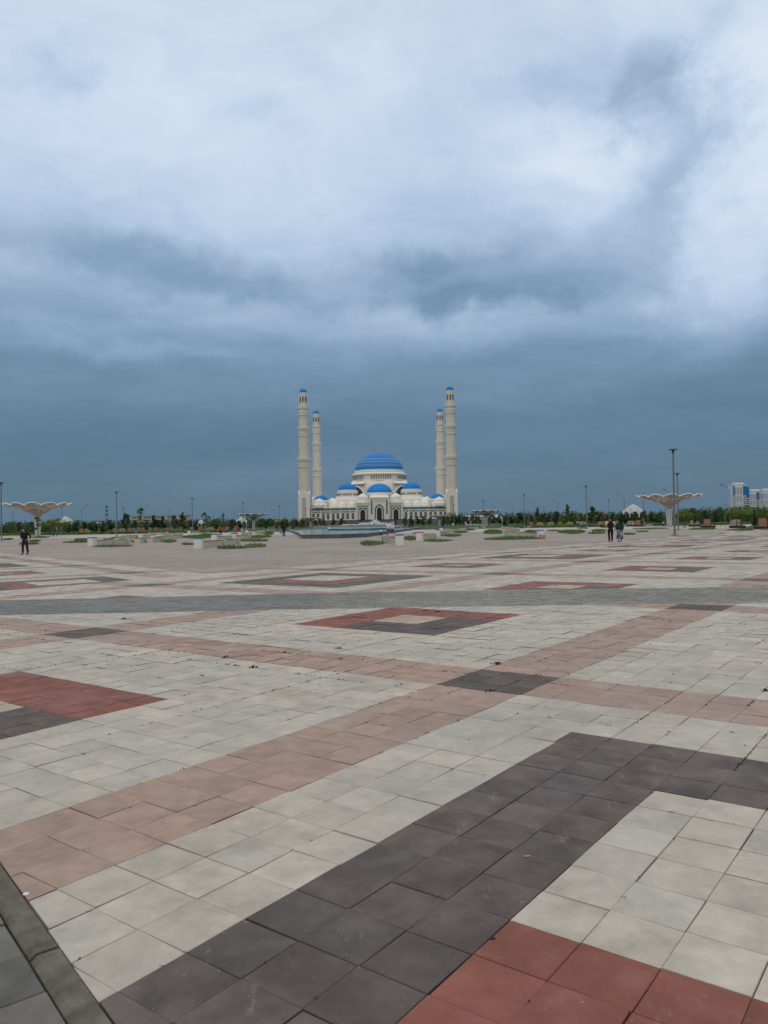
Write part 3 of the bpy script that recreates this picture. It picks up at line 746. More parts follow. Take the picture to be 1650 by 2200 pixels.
# main dome with lozenge bands
m = bpy.data.materials.new('patterned blue dome'); m.use_nodes = True; t = NT(m.node_tree)
co = t.node('ShaderNodeTexCoord').outputs['Object']; sp_ = t.node('ShaderNodeSeparateXYZ', {0: co})
ang = t.m('MULTIPLY', t.m('ARCTAN2', sp_.outputs[1], sp_.outputs[0]), 48/(2*PI)); tri = t.m('ABSOLUTE', t.m('SUBTRACT', t.m('FRACT', ang), .5))     # 0..0.5
hz = t.m('DIVIDE', sp_.outputs[2], 19.6)
def band(h0, amp, wd):
    d = t.m('ABSOLUTE', t.m('SUBTRACT', t.m('SUBTRACT', hz, h0), t.m('MULTIPLY', t.m('SUBTRACT', tri, .25), amp))); a_ = t.mapr(d, wd, wd*.6, 0, 1)
    d2 = t.m('ABSOLUTE', t.m('ADD', t.m('SUBTRACT', hz, h0), t.m('MULTIPLY', t.m('SUBTRACT', tri, .25), amp))); b_ = t.mapr(d2, wd, wd*.6, 0, 1)
    return t.m('MAXIMUM', a_, b_)
bs_ = band(.25, .26, .016)
for h0 in (.44, .60): bs_ = t.m('MAXIMUM', bs_, band(h0, .17, .014))
ribs = t.m('MULTIPLY', t.mapr(tri, .10, .06, 0, .55), t.mapr(hz, .68, .74, 0, 1))
c = t.mix(bs_, (.015, .205, .56), (.30, .34, .37)); c = t.mix(ribs, c, (.05, .30, .70))
ctr = t.m('MULTIPLY', t.mapr(t.m('ABSOLUTE', t.m('SUBTRACT', tri, .0)), .08, .05, 0, .8), t.m('MULTIPLY', t.mapr(hz, .20, .21, 0, 1), t.mapr(hz, .66, .65, 0, 1)))
c = t.mix(ctr, c, (.14, .12, .10))
t.node('ShaderNodeOutputMaterial', {0: t.node('ShaderNodeBsdfPrincipled', {'Base Color': c, 'Roughness': .6, 'Specular IOR Level': .12}).outputs[0]}); M['pdome'] = m
b = MB(); b.lathe(dome_prof(26.2, 19.4, 24, .02), 96); dm = b.build('main_dome', M['pdome'], mo, True); dm.location = (0, YC, 59.8)
b = MB(); b.lathe([(26.9, -.5), (26.9, .25), (26.1, .4)], 96, cap=False); b.build('dome_rim', M['wht'], dm)
b = MB(); finial(b, 0, 0, 19.6, 1.45); b.build('finial', M['gold'], dm)
# big pointed arch with the half dome in front
b = MB(); HY = 40
b.prism(arch(15.6, 19, 34, 45.0, 12), 0, 8); sa_ = b.build('apse_arch', M['stone'], mo); sa_.location = (0, HY+1.5, 0)
b = MB(); b.lathe([(14.6, 19.0), (14.6, 32.0), (15.0, 32.4), (15.0, 34.4), (13.6, 34.6)], 40, 0, HY+6); dr = mpart(b, 'apse_drum', M['trim'], smooth=30)
for i in range(17):
    a = -PI/2+(i-8)*.115; g = MB(); g.box(14.5, 14.68, -.38, .38, 28.0, 31.4); wo = g.build('apse_window', M['glass'], dr); wo.rotation_euler = (0, 0, a); wo.location = (0, HY+6, 0)
b = MB(); b.lathe(dome_prof(13.9, 9.6, 14, .03, 34.6), 48, 0, HY+6); b.build('blue_half_dome', M['blue'], dr, True)
# glazed side arches on the diagonals
for sx in (-1, 1):
    g = MB(); g.prism(arch(9.2, 22, 30.5, 41.0, 12), -.6, 0); wo = g.build('arched_window', M['glass'], mo); wo.location = (sx*23.5, 44.0, 0); wo.rotation_euler = (0, 0, sx*.6)
    g = MB(); ring(arch(10.2, 22, 31, 42.4, 12), arch(9.2, 22, 30.5, 41.0, 12), -1.0, 0, g); g.build('window_frame', M['trim'], wo)
# four corner domes on drums
def drum_dome(x, y, r, zb, zt, wins=True, skirt=True, base=24.0):
    g = MB(); k = r/9.6
    g.lathe(([(16.5*k, base-1), (15.5*k, base+3.5*k), (12.6*k, base+5.2*k), (11.6*k, base+7.4*k)] if skirt else [(1.12*r, base)])+[(11.3*k, zb-7.0*k), (11.3*k, zb-3.2*k), (11.5*k, zb-3.2*k), (11.5*k, zb-2.6*k), (10.8*k, zb-2.4*k), (10.6*k, zb-.3), (9.9*k, zb), (9*k, zb)], 40, x, y)
    d_ = mpart(g, 'dome_drum', M['stone'], smooth=30)
    if wins:
        for i in range(-11, 12):
            if i % 8 == 4: continue
            a = -PI/2+i*.125; h = MB(); h.box(11.2*k, 11.36*k, -.38, .38, zb-6.6*k, zb-3.7*k); wo = h.build('window', M['glass'], d_); wo.rotation_euler = (0, 0, a); wo.location = (x, y, 0)
    h = MB(); h.lathe(dome_prof(r, zt-zb, 14, .02, zb), 40, x, y); h.build('blue_dome', M['blue'], d_, True)
for sx in (-1, 1):
    drum_dome(sx*33.4, 40, 9.7, 37.6, 44.8)
    drum_dome(sx*33.4, 116, 9.7, 37.6, 44.8)
    drum_dome(sx*59.0, 16, 6.7, 26.6, 31.6, wins=False, skirt=False, base=19)
# white small domes on the roofs
def white_dome(x, y, r, zb, h, collar=True, point=.12):
    g = MB(); pr = [(r*1.12, zb-1.8), (r*1.12, zb-.3), (r*1.0, zb)] if collar else [(r, zb-1)]
    g.lathe(pr+dome_prof(r, h, 12, point, zb+.02), 28, x, y); mpart(g, 'white_dome', M['white'], smooth=True)
for sx in (-1, 1):
    for x, y, r, zb, h in ((28.0, 8, 3.9, 20.6, 4.0), (37.5, 8, 4.1, 20.6, 4.0), (45.6, 10, 5.0, 20.6, 5.0), (47.2, 26, 5.2, 22.5, 5.4), (49.5, 44, 5.0, 24.5, 5.0)):
        white_dome(sx*x, y, r, zb, h)
    g = MB(); g.lathe([(8.2, 18.9), (8.2, 21.5), (6.4, 23.3), (5.9, 23.3)], 8, sx*60.2, 5, rot=PI/8)
    for i in range(8):
        a = i*PI/4; c_, s_ = math.cos(a), math.sin(a)
        g.add([(sx*60.2+7.3*c_-2.4*s_, 5+7.3*s_+2.4*c_, 20.6), (sx*60.2+7.3*c_+2.4*s_, 5+7.3*s_-2.4*c_, 20.6), (sx*60.2+7.3*c_, 5+7.3*s_, 23.0), (sx*60.2+4*c_, 5+4*s_, 22.9)], [(0, 1, 2), (0, 2, 3), (1, 3, 2)])
    mpart(g, 'gabled_drum', M['trim']); white_dome(sx*60.2, 5, 5.7, 23.4, 4.2, False, .18)

# ================================================================== perforated petal canopies
m = bpy.data.materials.new('perforated panel'); m.use_nodes = True; t = NT(m.node_tree)
co = t.node('ShaderNodeTexCoord').outputs['Object']
vo = t.node('ShaderNodeTexVoronoi', {'Scale': 3.0, 'Vector': co}); vo.feature = 'DISTANCE_TO_EDGE'
sp_ = t.node('ShaderNodeSeparateXYZ', {0: co}); rad = t.m('SQRT', t.m('ADD', t.m('MULTIPLY', sp_.outputs[0], sp_.outputs[0]), t.m('MULTIPLY', sp_.outputs[1], sp_.outputs[1])))
msk = t.m('MULTIPLY', t.mapr(vo.outputs[0], .17, .21, 0, 1), t.mapr(rad, 2.1, 2.4, 0, 1)); msk = t.m('MULTIPLY', msk, t.mapr(t.noise(co, .9, 2, .5), .44, .5, 0, .95))
pb_ = t.node('ShaderNodeBsdfPrincipled', {'Base Color': (.36, .30, .235, 1), 'Roughness': .8}); tp = t.node('ShaderNodeBsdfTransparent')
t.node('ShaderNodeOutputMaterial', {0: t.node('ShaderNodeMixShader', {0: msk, 1: pb_.outputs[0], 2: tp.outputs[0]}).outputs[0]}); M['perf'] = m
def make_canopy():
    t = thing('petal_canopy', 'x', 'canopy', (0, 0, 0), 0, 'white flower-shaped canopies across the plaza')
    NP = 12; da = 2*PI/NP; RM = 6.8; off = PI/2
    def surf(k, q, r):                                  # q in -1..1 across, r in 0..1 outwards
        a = off+(k+.5)*da+q*da/2
        R_ = .65+(RM-.65)*r*(1-.12*abs(q)**2.2*r)
        z = 4.35+2.6*(r**.80)-.55*abs(q)**2.0*r**1.5+.10*math.sin(r*PI)
        return (R_*math.cos(a), R_*math.sin(a), z)
    for k in range(NP):
        p = MB(); nq, nr = 8, 10; vs = [surf(k, -1+2*i/nq, j/nr) for j in range(nr+1) for i in range(nq+1)]
        fs = [(j*(nq+1)+i, j*(nq+1)+i+1, (j+1)*(nq+1)+i+1, (j+1)*(nq+1)+i) for j in range(nr) for i in range(nq)]
        p.add(vs, fs); po = p.build('petal', M['perf'], t, 'all', fix=False)
        e = MB(); e.tube([Vector(surf(k, -1+2*i/10, 1))+Vector((0, 0, .04)) for i in range(11)], .12, 6)
        e.tube([Vector(surf(k, -1, j/8))+Vector((0, 0, .03)) for j in range(9)], .05, 5)
        e.build('rim', M['wht'], po)
    c_ = MB(); c_.lathe([(.62, 3.9), (.66, 4.2), (.78, 4.42), (1.25, 4.75), (1.2, 4.85), (.7, 4.6)], 24); c_.build('capital', M['canopytan'], t, 40)
    fb = MB(); fb.lathe([(.30, 0), (.34, 4.0)], 10); fb.build('core', M['pole'], t)
    for k in range(8):
        a = k*PI/4+PI/8; c2, s2 = math.cos(a), math.sin(a); f = MB(); vs = []
        for z, r, hw_ in ((0, .44, .15), (2.0, .50, .17), (4.0, .60, .21)):
            for dr_, dw in ((-.10, -hw_), (.10, -hw_), (.10, hw_), (-.10, hw_)): vs.append(((r+dr_)*c2-dw*s2, (r+dr_)*s2+dw*c2, z))
        fs = [(0, 1, 2, 3), (8, 9, 10, 11)]+[(l*4+i, l*4+(i+1) % 4, l*4+4+(i+1) % 4, l*4+4+i) for l in range(2) for i in range(4)]
        f.add(vs, fs); f.build('fin', M['wht'], t)
    b = MB(); b.lathe([(.95, 0), (.95, .10), (.75, .12)], 24); b.build('foot', M['light2'], t)
    return t
M['canopytan'] = mat('canopy underside', (.42, .36, .29), .8, .1, 2); M['light2'] = mat('plinth', (.38, .36, .33), .8, .1, 2)
pc = Proto(make_canopy())
for x, Y, lb, s_ in ((81, 176, 'largest-looking petal canopy on the left, behind the man in black', 1.06), (1438, 170, 'large petal canopy on the right, behind the two tall lamp posts', 1.0),
                 (545, 340, 'middle petal canopy in the row left of the mosque', 1.0), (1044.5, 345, 'petal canopy just right of the right minarets', 1.0),
                 (667, 545, 'far petal canopy in front of the left minaret foot', 1.0), (944, 545, 'far petal canopy in front of the right minaret foot', 1.0),
                 (288, 560, 'distant petal canopy half hidden among trees before the long white apartment block', .9)):
    pc.put(at(x, Y), 0, lb, None, s_)

# ================================================================== lamps
def make_lamp():
    t = thing('lamp_post', 'x', 'lamp post', (0, 0, 0), 0, 'tall straight lamp posts with flat heads')
    b = MB(); b.lathe([(.10, .08), (.095, 3.0), (.075, 8.0)], 12); b.build('pole', M['pole'], t, True)
    b = MB(); b.box(-.30, .30, -.30, .30, 0, .07); b.lathe([(.2, .07), (.13, .22), (.11, .24)], 12); b.build('base_plate', M['pole'], t)
    h = MB(); h.lathe([(.07, 7.9), (.09, 8.1), (.16, 8.28), (.14, 8.34)], 10); h.lathe([(.40, 8.34), (.44, 8.37), (.43, 8.43), (.2, 8.46)], 20, squash=.6)
    ho = h.build('lamp_head', M['poled'], t)
    l = MB(); l.lathe([(.30, 8.333), (.30, 8.343)], 16, squash=.55); l.build('lens', M['wht'], ho)
    return t
pl = Proto(make_lamp())
for x, yb_, yt, lb in ((1449, 1152, 966, 'nearest and tallest-looking lamp post right of centre, leaning slightly left'), (1457, 1137.5, 1015, 'second lamp post just behind the tallest one on the right'),
        (1260.5, 1136, 1043, 'lamp post left of the couple holding hands'), (1127, 1132, 1059, 'lamp post between the right canopy and the couple'), (1038.5, 1130, 1071, 'lamp post crossing the petal canopy right of the mosque'),
        (975.5, 1129, 1079, 'lamp post standing against the right front minaret'), (928, 1128, 1083, 'lamp post in front of the right wing of the mosque'), (3, 1160, 1035, 'lamp post at the left edge of the picture'), (251, 1152, 1056, 'tallest lamp post on the left, in a grass bed'),
        (413.5, 1145, 1069, 'lamp post left of the man in the red shirt'), (522.5, 1140, 1077, 'lamp post touching the left side of the middle left canopy'), (600.5, 1137, 1084, 'lamp post between the middle left canopy and the left minaret'),
        (657.5, 1134, 1089, 'lamp post standing against the left front minaret'), (28, 1147, 1100, 'short-looking lamp post near the left edge behind the man in black'), (133.5, 1147, 1086, 'lamp post just right of the large left canopy'),
        (1308.5, 1127, 1072, 'lamp post above the man of the couple'), (1383, 1126, 1056, 'lamp post at the left tip of the large right canopy'), (1134.5, 1128, 1096, 'small distant lamp post right of the third right lamp'), (265.5, 1145, 1092, 'lamp post right behind the tallest left lamp'),
        (365, 1142, 1097, 'lamp post before the right end of the white apartment block'), (1169, 1128, 1093, 'small lamp post left of the orange-leaved tree'), (503, 1140, 1101, 'small lamp post left of the white gazebo by the left canopy')):
    Y = 8.43*FPX/(yb_-yt)
    pl.put(at(x, Y), 0, lb)
def make_street():
    t = thing('street_lamp', 'x', 'street lamp', (0, 0, 0), 0, 'curved-arm street lamps along the far road')
    b = MB(); b.lathe([(.13, 0), (.10, 5), (.08, 9)], 8); b.build('pole', M['pole'], t, True)
    a = MB(); a.tube([(0, 0, 8.9), (.1, 0, 9.6), (.6, 0, 10.2), (1.3, 0, 10.8), (1.9, 0, 11.1)], [.08, .07, .06, .05, .05], 6); a.build('arm', M['pole'], t, True)
    h = MB(); h.add([(1.8, -.14, 11.0), (2.7, -.14, 11.45), (2.7, .14, 11.45), (1.8, .14, 11.0), (1.8, -.14, 11.16), (2.7, -.11, 11.56), (2.7, .11, 11.56), (1.8, .14, 11.16)], [(0, 1, 2, 3), (4, 5, 6, 7), (0, 1, 5, 4), (1, 2, 6, 5), (2, 3, 7, 6), (3, 0, 4, 7)]); h.build('lamp_head', M['poled'], t)
    return t
ps = Proto(make_street())
for x, yt, d, lb in ((1569, 1039, -1, 'curved-arm street lamp left of the white and blue tower blocks'), (1443, 1050, -1, 'curved-arm street lamp half hidden behind the large right canopy'), (1342, 1060, -1, 'curved-arm street lamp left of the white gazebo on the right'),
        (1268, 1067, -1, 'curved-arm street lamp right behind the lamp post left of the couple'), (1199, 1074, -1, 'curved-arm street lamp with its arm pointing left before the orange-leaved tree'), (1148, 1077, -1, 'curved-arm street lamp right of the third right lamp post'),
        (1103, 1081, -1, 'curved-arm street lamp between the right canopy and the third lamp post'), (1066, 1085, -1, 'small curved-arm street lamp above the far white gazebo'), (998, 1091, -1, 'small curved-arm street lamp right beside the right minaret'),
        (176, 1084, 1, 'curved-arm street lamp right of the large left canopy'), (309, 1087, 1, 'curved-arm street lamp above the white apartment block on the left'), (400.5, 1089, 1, 'curved-arm street lamp left of the second left lamp post'),
        (458.5, 1091, 1, 'curved-arm street lamp left of the middle left canopy'), (119, 1099, 1, 'short curved-arm street lamp under the right edge of the large left canopy'), (510, 1094, 1, 'curved-arm street lamp at the left tip of the middle left canopy'), (579, 1095, 1, 'curved-arm street lamp at the right tip of the middle left canopy'),
        (630, 1100, 1, 'tiny curved-arm street lamp left of the left minaret')):
    Y = 9.9*FPX/((1126-.015*(x-825))-yt+0); ps.put(at(x, Y), 0 if d > 0 else PI, lb)
t = thing('twin_lamp', 'slender pole with two arms spreading in a V before the tower blocks', 'street lamp', at(1558.5, 150))
b = MB(); b.lathe([(.06, 0), (.05, 3.3)], 8); b.build('pole', M['pole'], t); b = MB(); b.tube([(0, 0, 3.2), (-.28, 0, 4.3)], .035, 5); b.tube([(0, 0, 3.2), (.28, 0, 4.3)], .035, 5); b.box(-.34, .34, -.05, .05, 4.3, 4.36); b.build('arms', M['pole'], t)
# telecom mast
t = thing('telecom_mast', 'distant dark telecom mast with antennas left of the tall left lamp post', 'mast', at(229.5, 900))
b = MB()
for sx_, sy_ in ((-1, -1), (1, -1), (1, 1), (-1, 1)): b.tube([(sx_*1.6, sy_*1.6, 0), (sx_*.5, sy_*.5, 28)], .14, 4)
for k in range(14):
    z = k*2; r = 1.6-1.1*z/28; r2 = 1.6-1.1*(z+2)/28; b.tube([(-r, -r, z), (r2, -r2, z+2)], .09, 4); b.tube([(r, -r, z), (-r2, -r2, z+2)], .09, 4)
b.build('lattice', M['pole'], t); b = MB()
for z in (17, 22, 26.5):
    for a in (0, 2.1, 4.2): b.box(1.1*math.cos(a)-.3, 1.1*math.cos(a)+.3, 1.1*math.sin(a)-.3, 1.1*math.sin(a)+.3, z-.9, z+.9)
b.build('antennas', M['poled'], t)

# ================================================================== white gazebos
M['gaz'] = mat('gazebo concrete', (.43, .43, .425), .8, .08, 1)
def make_gazebo():
    t = thing('gazebo', 'x', 'gazebo', (0, 0, 0), 0, 'white faceted gazebos with pointed arches')
    R_ = 3.6; b = MB(); n = 8
    for k in range(n):
        a0, a1 = 2*PI*k/n, 2*PI*(k+1)/n
        for (l, h) in ((0, 1),):
            N = 8; top = []; bot = []
            for i in range(N+1):
                q = i/N; a = a0+(a1-a0)*q; s = 1-abs(2*q-1)
                rr = R_*(1-.06*s); arch_h = 2.7+1.25*math.sin(s*PI/2)**.8
                bot.append((rr*math.cos(a)*1.05, rr*math.sin(a)*1.05, arch_h)); 
                mid = (rr*.62*math.cos(a), rr*.62*math.sin(a), 4.9+.15*s); top.append(mid)
            vs = bot+top+[(0, 0, 6.1)]
            b.add(vs, [(i, i+1, N+2+i, N+1+i) for i in range(N)]+[(N+1+i, N+2+i, 2*N+2) for i in range(N)])
    o = b.build('roof', M['gaz'], t); sm = o.modifiers.new('thick', 'SOLIDIFY'); sm.thickness = .14; sm.offset = -1
    for k in range(n):
        a = 2*PI*k/n; b = MB(); b.tube([(R_*1.04*math.cos(a), R_*1.04*math.sin(a), 2.75), (R_*.99*math.cos(a), R_*.99*math.sin(a), 1.4), (R_*1.0*math.cos(a), R_*math.sin(a), 0)], [.24, .10, .12], 8); b.build('leg', M['wht'], t, True)
    return t
pg = Proto(make_gazebo())
for x, Y, r, lb in ((141, 275, .2, 'white gazebo peeking over the tree right of the large left canopy'), (1361, 240, .2, 'largest white gazebo, above the couple on the right'), (519, 375, .2, 'white gazebo behind the left side of the middle left canopy'),
        (1068, 420, .1, 'white gazebo just right of the right petal canopy column'), (432, 500, .3, 'white gazebo partly hidden by a tree right of the second left lamp post'), (211, 540, .3, 'small white gazebo low in the trees left of the tallest left lamp'),
        (106, 430, .3, 'white gazebo hidden behind the spreading tree on the left')):
    pg.put(at(x, Y), r, lb, None, (.84, .84, 1) if Y != 240 else (.93, .93, 1.09))

# ================================================================== far buildings
def tower(name, label, x, Y, W_, H_, floors, cols, blue_side):
    t = thing(name, label, 'apartment tower', at(x, Y, -.5), -.05)
    b = MB(); b.box(-W_/2, W_/2, 0, 18, 0, H_); wl = b.build('wall', M['twall'], t)
    b = MB(); b.box(-W_/2-.3, W_/2+.3, -.4, 18.3, H_, H_+1.2); b.box(-W_*.35, W_*.38, 2, 12, H_+1.2, H_+3.4); b.build('parapet', M['wht'], t)
    cw = W_/cols
    for i in range(cols):
        x0_ = -W_/2+cw*(i+.5); nseg = 4
        for s in range(nseg):
            z0_ = 2+(H_-5)/nseg*s; b = MB(); b.box(x0_-cw*.2, x0_+cw*.2, -.25, 0, z0_+.6, z0_+(H_-5)/nseg-.8)
            wo = b.build('window_strip', M['glass'], t)
            f = MB(); f.box(x0_-.12, x0_+.12, -.33, -.24, z0_+.7, z0_+(H_-5)/nseg-.9)
            for q in range(1, 4): f.box(x0_-cw*.26, x0_+cw*.26, -.32, -.25, z0_+q*(H_-5)/nseg/4-.15, z0_+q*(H_-5)/nseg/4+.15)
            f.build('spandrel', M['twin'], wo)
    for (a, c_) in blue_side:
        b = MB(); b.box(a, c_, -.6, 3, H_*.70, H_*.97); b.build('blue_panel', M['tblue'], t)
        b = MB(); b.box(a, c_, -.55, 3, 0, H_*.70-.05); bo = b.build('beige_corner', M['tbeige'], t); f = MB()
        for z in range(3, int(H_*.66), 3): f.box(a+.5, c_-.5, -.62, -.55, z, z+1.5)
        f.build('window_rows', M['glass'], bo)
    return t
M['twall'] = mat('tower white', (.66, .70, .76), .7, .04, .1); M['twin'] = mat('tower spandrel', (.45, .48, .52), .6, .1, .3); M['tblue'] = mat('tower blue glass', (.02, .17, .42), .3, .12, .1, spec=.5); M['tbeige'] = mat('tower beige', (.56, .50, .47), .8, .1, .3)
YT = 1150; u_ = YT/FPX
tower('apartment_tower', 'tallest white and blue tower block at the right edge, leftmost of its row', 1590, YT, 26*u_, 76*u_, 16, 8, [(-13*u_, -10*u_), (7.5*u_, 13*u_)])
tower('apartment_tower', 'middle white and blue tower block, lower than its left neighbour', 1623.5, YT+14, 27*u_, 62*u_, 14, 8, [(3*u_, 9*u_)])
tower('apartment_tower', 'white tower block cut by the right edge of the picture', 1654, YT+8, 26*u_, 63*u_, 14, 8, [(9*u_, 13*u_)])
t = thing('tower_link', 'blue glass stair tower between the two left tower blocks', 'apartment tower', at(1607, YT+6, -.5)); b = MB(); b.box(-4*u_, 4*u_, 0, 12, 0, 72*u_); b.build('wall', M['tblue'], t); b = MB(); b.box(-4*u_, 4*u_, -.3, 0, 0, 50*u_); wo = b.build('beige_corner', M['tbeige'], t); f = MB()
for z in range(3, 34, 3): f.box(-3*u_, 3*u_, -.4, -.3, z, z+1.5)
f.build('window_rows', M['glass'], wo)
def longblock(label, xa, xb, Y, ytop, fl):
    A = at(xa, Y); B = at(xb, Y); W_ = B.x-A.x; H_ = (1126-.015*((xa+xb)/2-825)-ytop)/FPX*Y+1.6
    t = thing('apartment_block', label, 'apartment block', (A.x, Y, 0)); b = MB(); b.box(0, W_, 0, 14, 0, H_); b.build('wall', M['lblock'], t)
    b = MB(); b.box(-.3, W_+.3, -.4, 14.3, H_, H_+.8); b.build('parapet', M['woodt'], t)
    n = 24; f_ = 0
    for k in range(fl):
        z = H_-3.0*(k+1)
        for i in range(n):
            if (i+k) % 5 == 4: continue
            x0_ = W_*(i+.5)/n; g = MB(); g.box(x0_-1.0, x0_+1.0, -.2, 0, z+.5, z+2.1); g.build('window', M['glass'], t)
M['lblock'] = mat('white block wall', (.48, .46, .42), .8, .06, .2)
longblock('long low white apartment block beyond the trees on the left', 283, 405, 900, 1108.5, 4)
def house(label, x, Y, wpx, ytop, col, roofcol):
    A = at(x, Y); W_ = wpx*Y/FPX; H_ = (1126-.015*(x-825)-ytop)/FPX*Y+1.6
    t = thing('building', label, 'building', (A.x, Y, 0)); b = MB(); b.box(-W_/2, W_/2, 0, 10, 0, H_-1); b.build('wall', col, t)
    b = MB(); b.box(-W_/2-.6, W_/2+.6, -.6, 10.6, H_-1, H_); b.build('roof', roofcol, t)
    for i in range(5):
        g = MB(); xx = -W_/2+W_*(i+.5)/5; g.box(xx-W_*.05, xx+W_*.05, -.1, 0, .9, H_*.55); g.build('window', M['glass'], t)
house('low white pavilion roof showing above the trees right of the right minaret', 1025, 420, 44, 1107, M['lblock'], M['wht'])
house('low pale pavilion roof in the trees behind the lamp post left of the couple', 1277, 380, 48, 1100, M['lblock'], M['light2'])
house('small low white building among trees near the left minaret', 596, 800, 24, 1113.5, M['lblock'], M['wht'])
ORD = ['first', 'second', 'third', 'fourth', 'fifth', 'sixth', 'seventh', 'eighth', 'ninth', 'tenth', 'eleventh', 'twelfth', 'thirteenth', 'fourteenth', 'fifteenth', 'sixteenth', 'seventeenth', 'eighteenth', 'nineteenth', 'twentieth']
# ================================================================== pool and fountains
PX = -6.4
def offset_poly(poly, d):
    out = []; n = len(poly)
    for i in range(n):
        p0, p1, p2 = (Vector(poly[i-1]), Vector(poly[i]), Vector(poly[(i+1) % n]))
        e1 = (p1-p0).normalized(); e2 = (p2-p1).normalized(); n1 = Vector((-e1.y, e1.x)); n2 = Vector((-e2.y, e2.x)); b_ = (n1+n2).normalized()
        out.append(tuple(p1+b_*(d/max(b_.dot(n1), .3))))
    return out
def basin(name, label, poly, h, thick, wmat, cmat, water_z):
    z0_ = .06; t = thing(name, label, 'pool', (poly[0][0], poly[0][1], z0_)); ox_, oy_ = poly[0]
    P_ = [(x-ox_, y-oy_) for x, y in poly]; I_ = offset_poly(P_, thick); n = len(P_)
    def band(A, B, za, zb_, mb):
        vs = [(x, y, za) for x, y in A]+[(x, y, zb_) for x, y in B]; mb.add(vs, [(i, (i+1) % n, (i+1) % n+n, i+n) for i in range(n)])
    b = MB(); band(P_, P_, -.2, h-.06, b); band(P_, I_, h-.06, h-.06, b); band(I_, I_, h-.06, 0, b); rim = b.build('rim_wall', wmat, t, fix=False)
    O_ = offset_poly(P_, -.05); I2 = offset_poly(P_, thick+.03)
    b = MB(); band(O_, O_, h-.06, h, b); band(O_, I2, h, h, b); band(I2, I2, h, h-.08, b); band(O_, I2, h-.059, h-.059, b); b.build('coping', cmat, rim, fix=False)
    b = MB(); b.add([(x, y, water_z) for x, y in I_], [tuple(range(n))]); b.build('water', M['water'], t, fix=False)
    b = MB(); b.add([(x, y, water_z-.03) for x, y in I_], [tuple(range(n))]); b.build('floor', M['poolfloor'], t, fix=False)
    return t
m = bpy.data.materials.new('pool water'); m.use_nodes = True; t = NT(m.node_tree); co = t.node('ShaderNodeTexCoord').outputs['Object']
wn = t.noise(t.vm('MULTIPLY', co, (1, .5, 1)), 2.4, 4, .6); bp = t.node('ShaderNodeBump', {'Strength': .35, 'Distance': .06, 'Height': wn})
bs = t.node('ShaderNodeBsdfPrincipled', {'Base Color': (.085, .24, .27, 1), 'Roughness': .12, 'Specular IOR Level': .35}); t.l.new(bp.outputs[0], bs.inputs['Normal'])
t.node('ShaderNodeOutputMaterial', {0: bs.outputs[0]}); M['water'] = m
M['poolfloor'] = mat('pool tile', (.05, .22, .28), .4, .2, 1)
M['foam'] = mat('white water', (.72, .78, .80), .6, .1, 3)
basin('pool', 'long low granite pool with pale coping and teal water on the axis of the mosque', [(-9.5, 90), (-5.0, 89.6), (-2.2, 94.5), (.6, 125), (4.9, 168), (11.2, 232), (-22, 232), (-24.5, 200), (-13.9, 125)], .52, .45, M['granite'], M['granitetop'], .36)
def tower_basin(): pass
basin('upper_basin', 'raised white-edged basin standing inside the long pool', [(-12.2, 170), (-9.5, 163), (-3.0, 163), (-.2, 170), (4.5, 228), (-16.5, 228)], .80, .4, M['tealwall'] if 'tealwall' in M else M['teal'], M['wht'], .66)
basin('fountain_basin', 'long grey basin with a row of white fountain jets before the mosque steps', [(-30, 330), (8, 330), (13, 430), (-35, 430)], 1.25, .6, M['granitetop'], M['light2'], 1.1)
def jet_mesh(h, w_, n=26):
    b = MB()
    for i in range(n):
        a = random.random()*2*PI; r = w_*random.random()**.5*.5; hh = h*(1-.55*(r/w_*2))*random.uniform(.6, 1.05); x, y = r*math.cos(a), r*math.sin(a)
        b.tube([(x*.25, y*.25, 0), (x*.6, y*.6, hh*.6), (x, y, hh)], [.10, .16, .03], 5)
    return b
jt = thing('fountain_jet', 'x', 'fountain jet', (0, 0, 0), 0, 'white fountain jets before the mosque steps'); jet_mesh(1.7, 1.5).build('spray', M['foam'], jt, True); pj = Proto(jt)
for i, x in enumerate(list(range(772, 846, 4))):
    pj.put(at(x, 352, 1.1), random.random()*6, ORD[i]+' white jet from the left in the fountain row before the mosque steps', None, random.uniform(.75, 1.1))
t = thing('fountain_jet', 'tallest white fountain plume with a pale teal crown in the middle of the jet row', 'fountain jet', at(806, 365, 1.1)); jet_mesh(3.6, 5.5, 60).build('spray', M['foam'], t, True)
t = thing('fountain_jet', 'low foaming water left of the jet row', 'fountain jet', at(752, 352, 1.1)); jet_mesh(.8, 9, 60).build('spray', M['foam'], t, True)

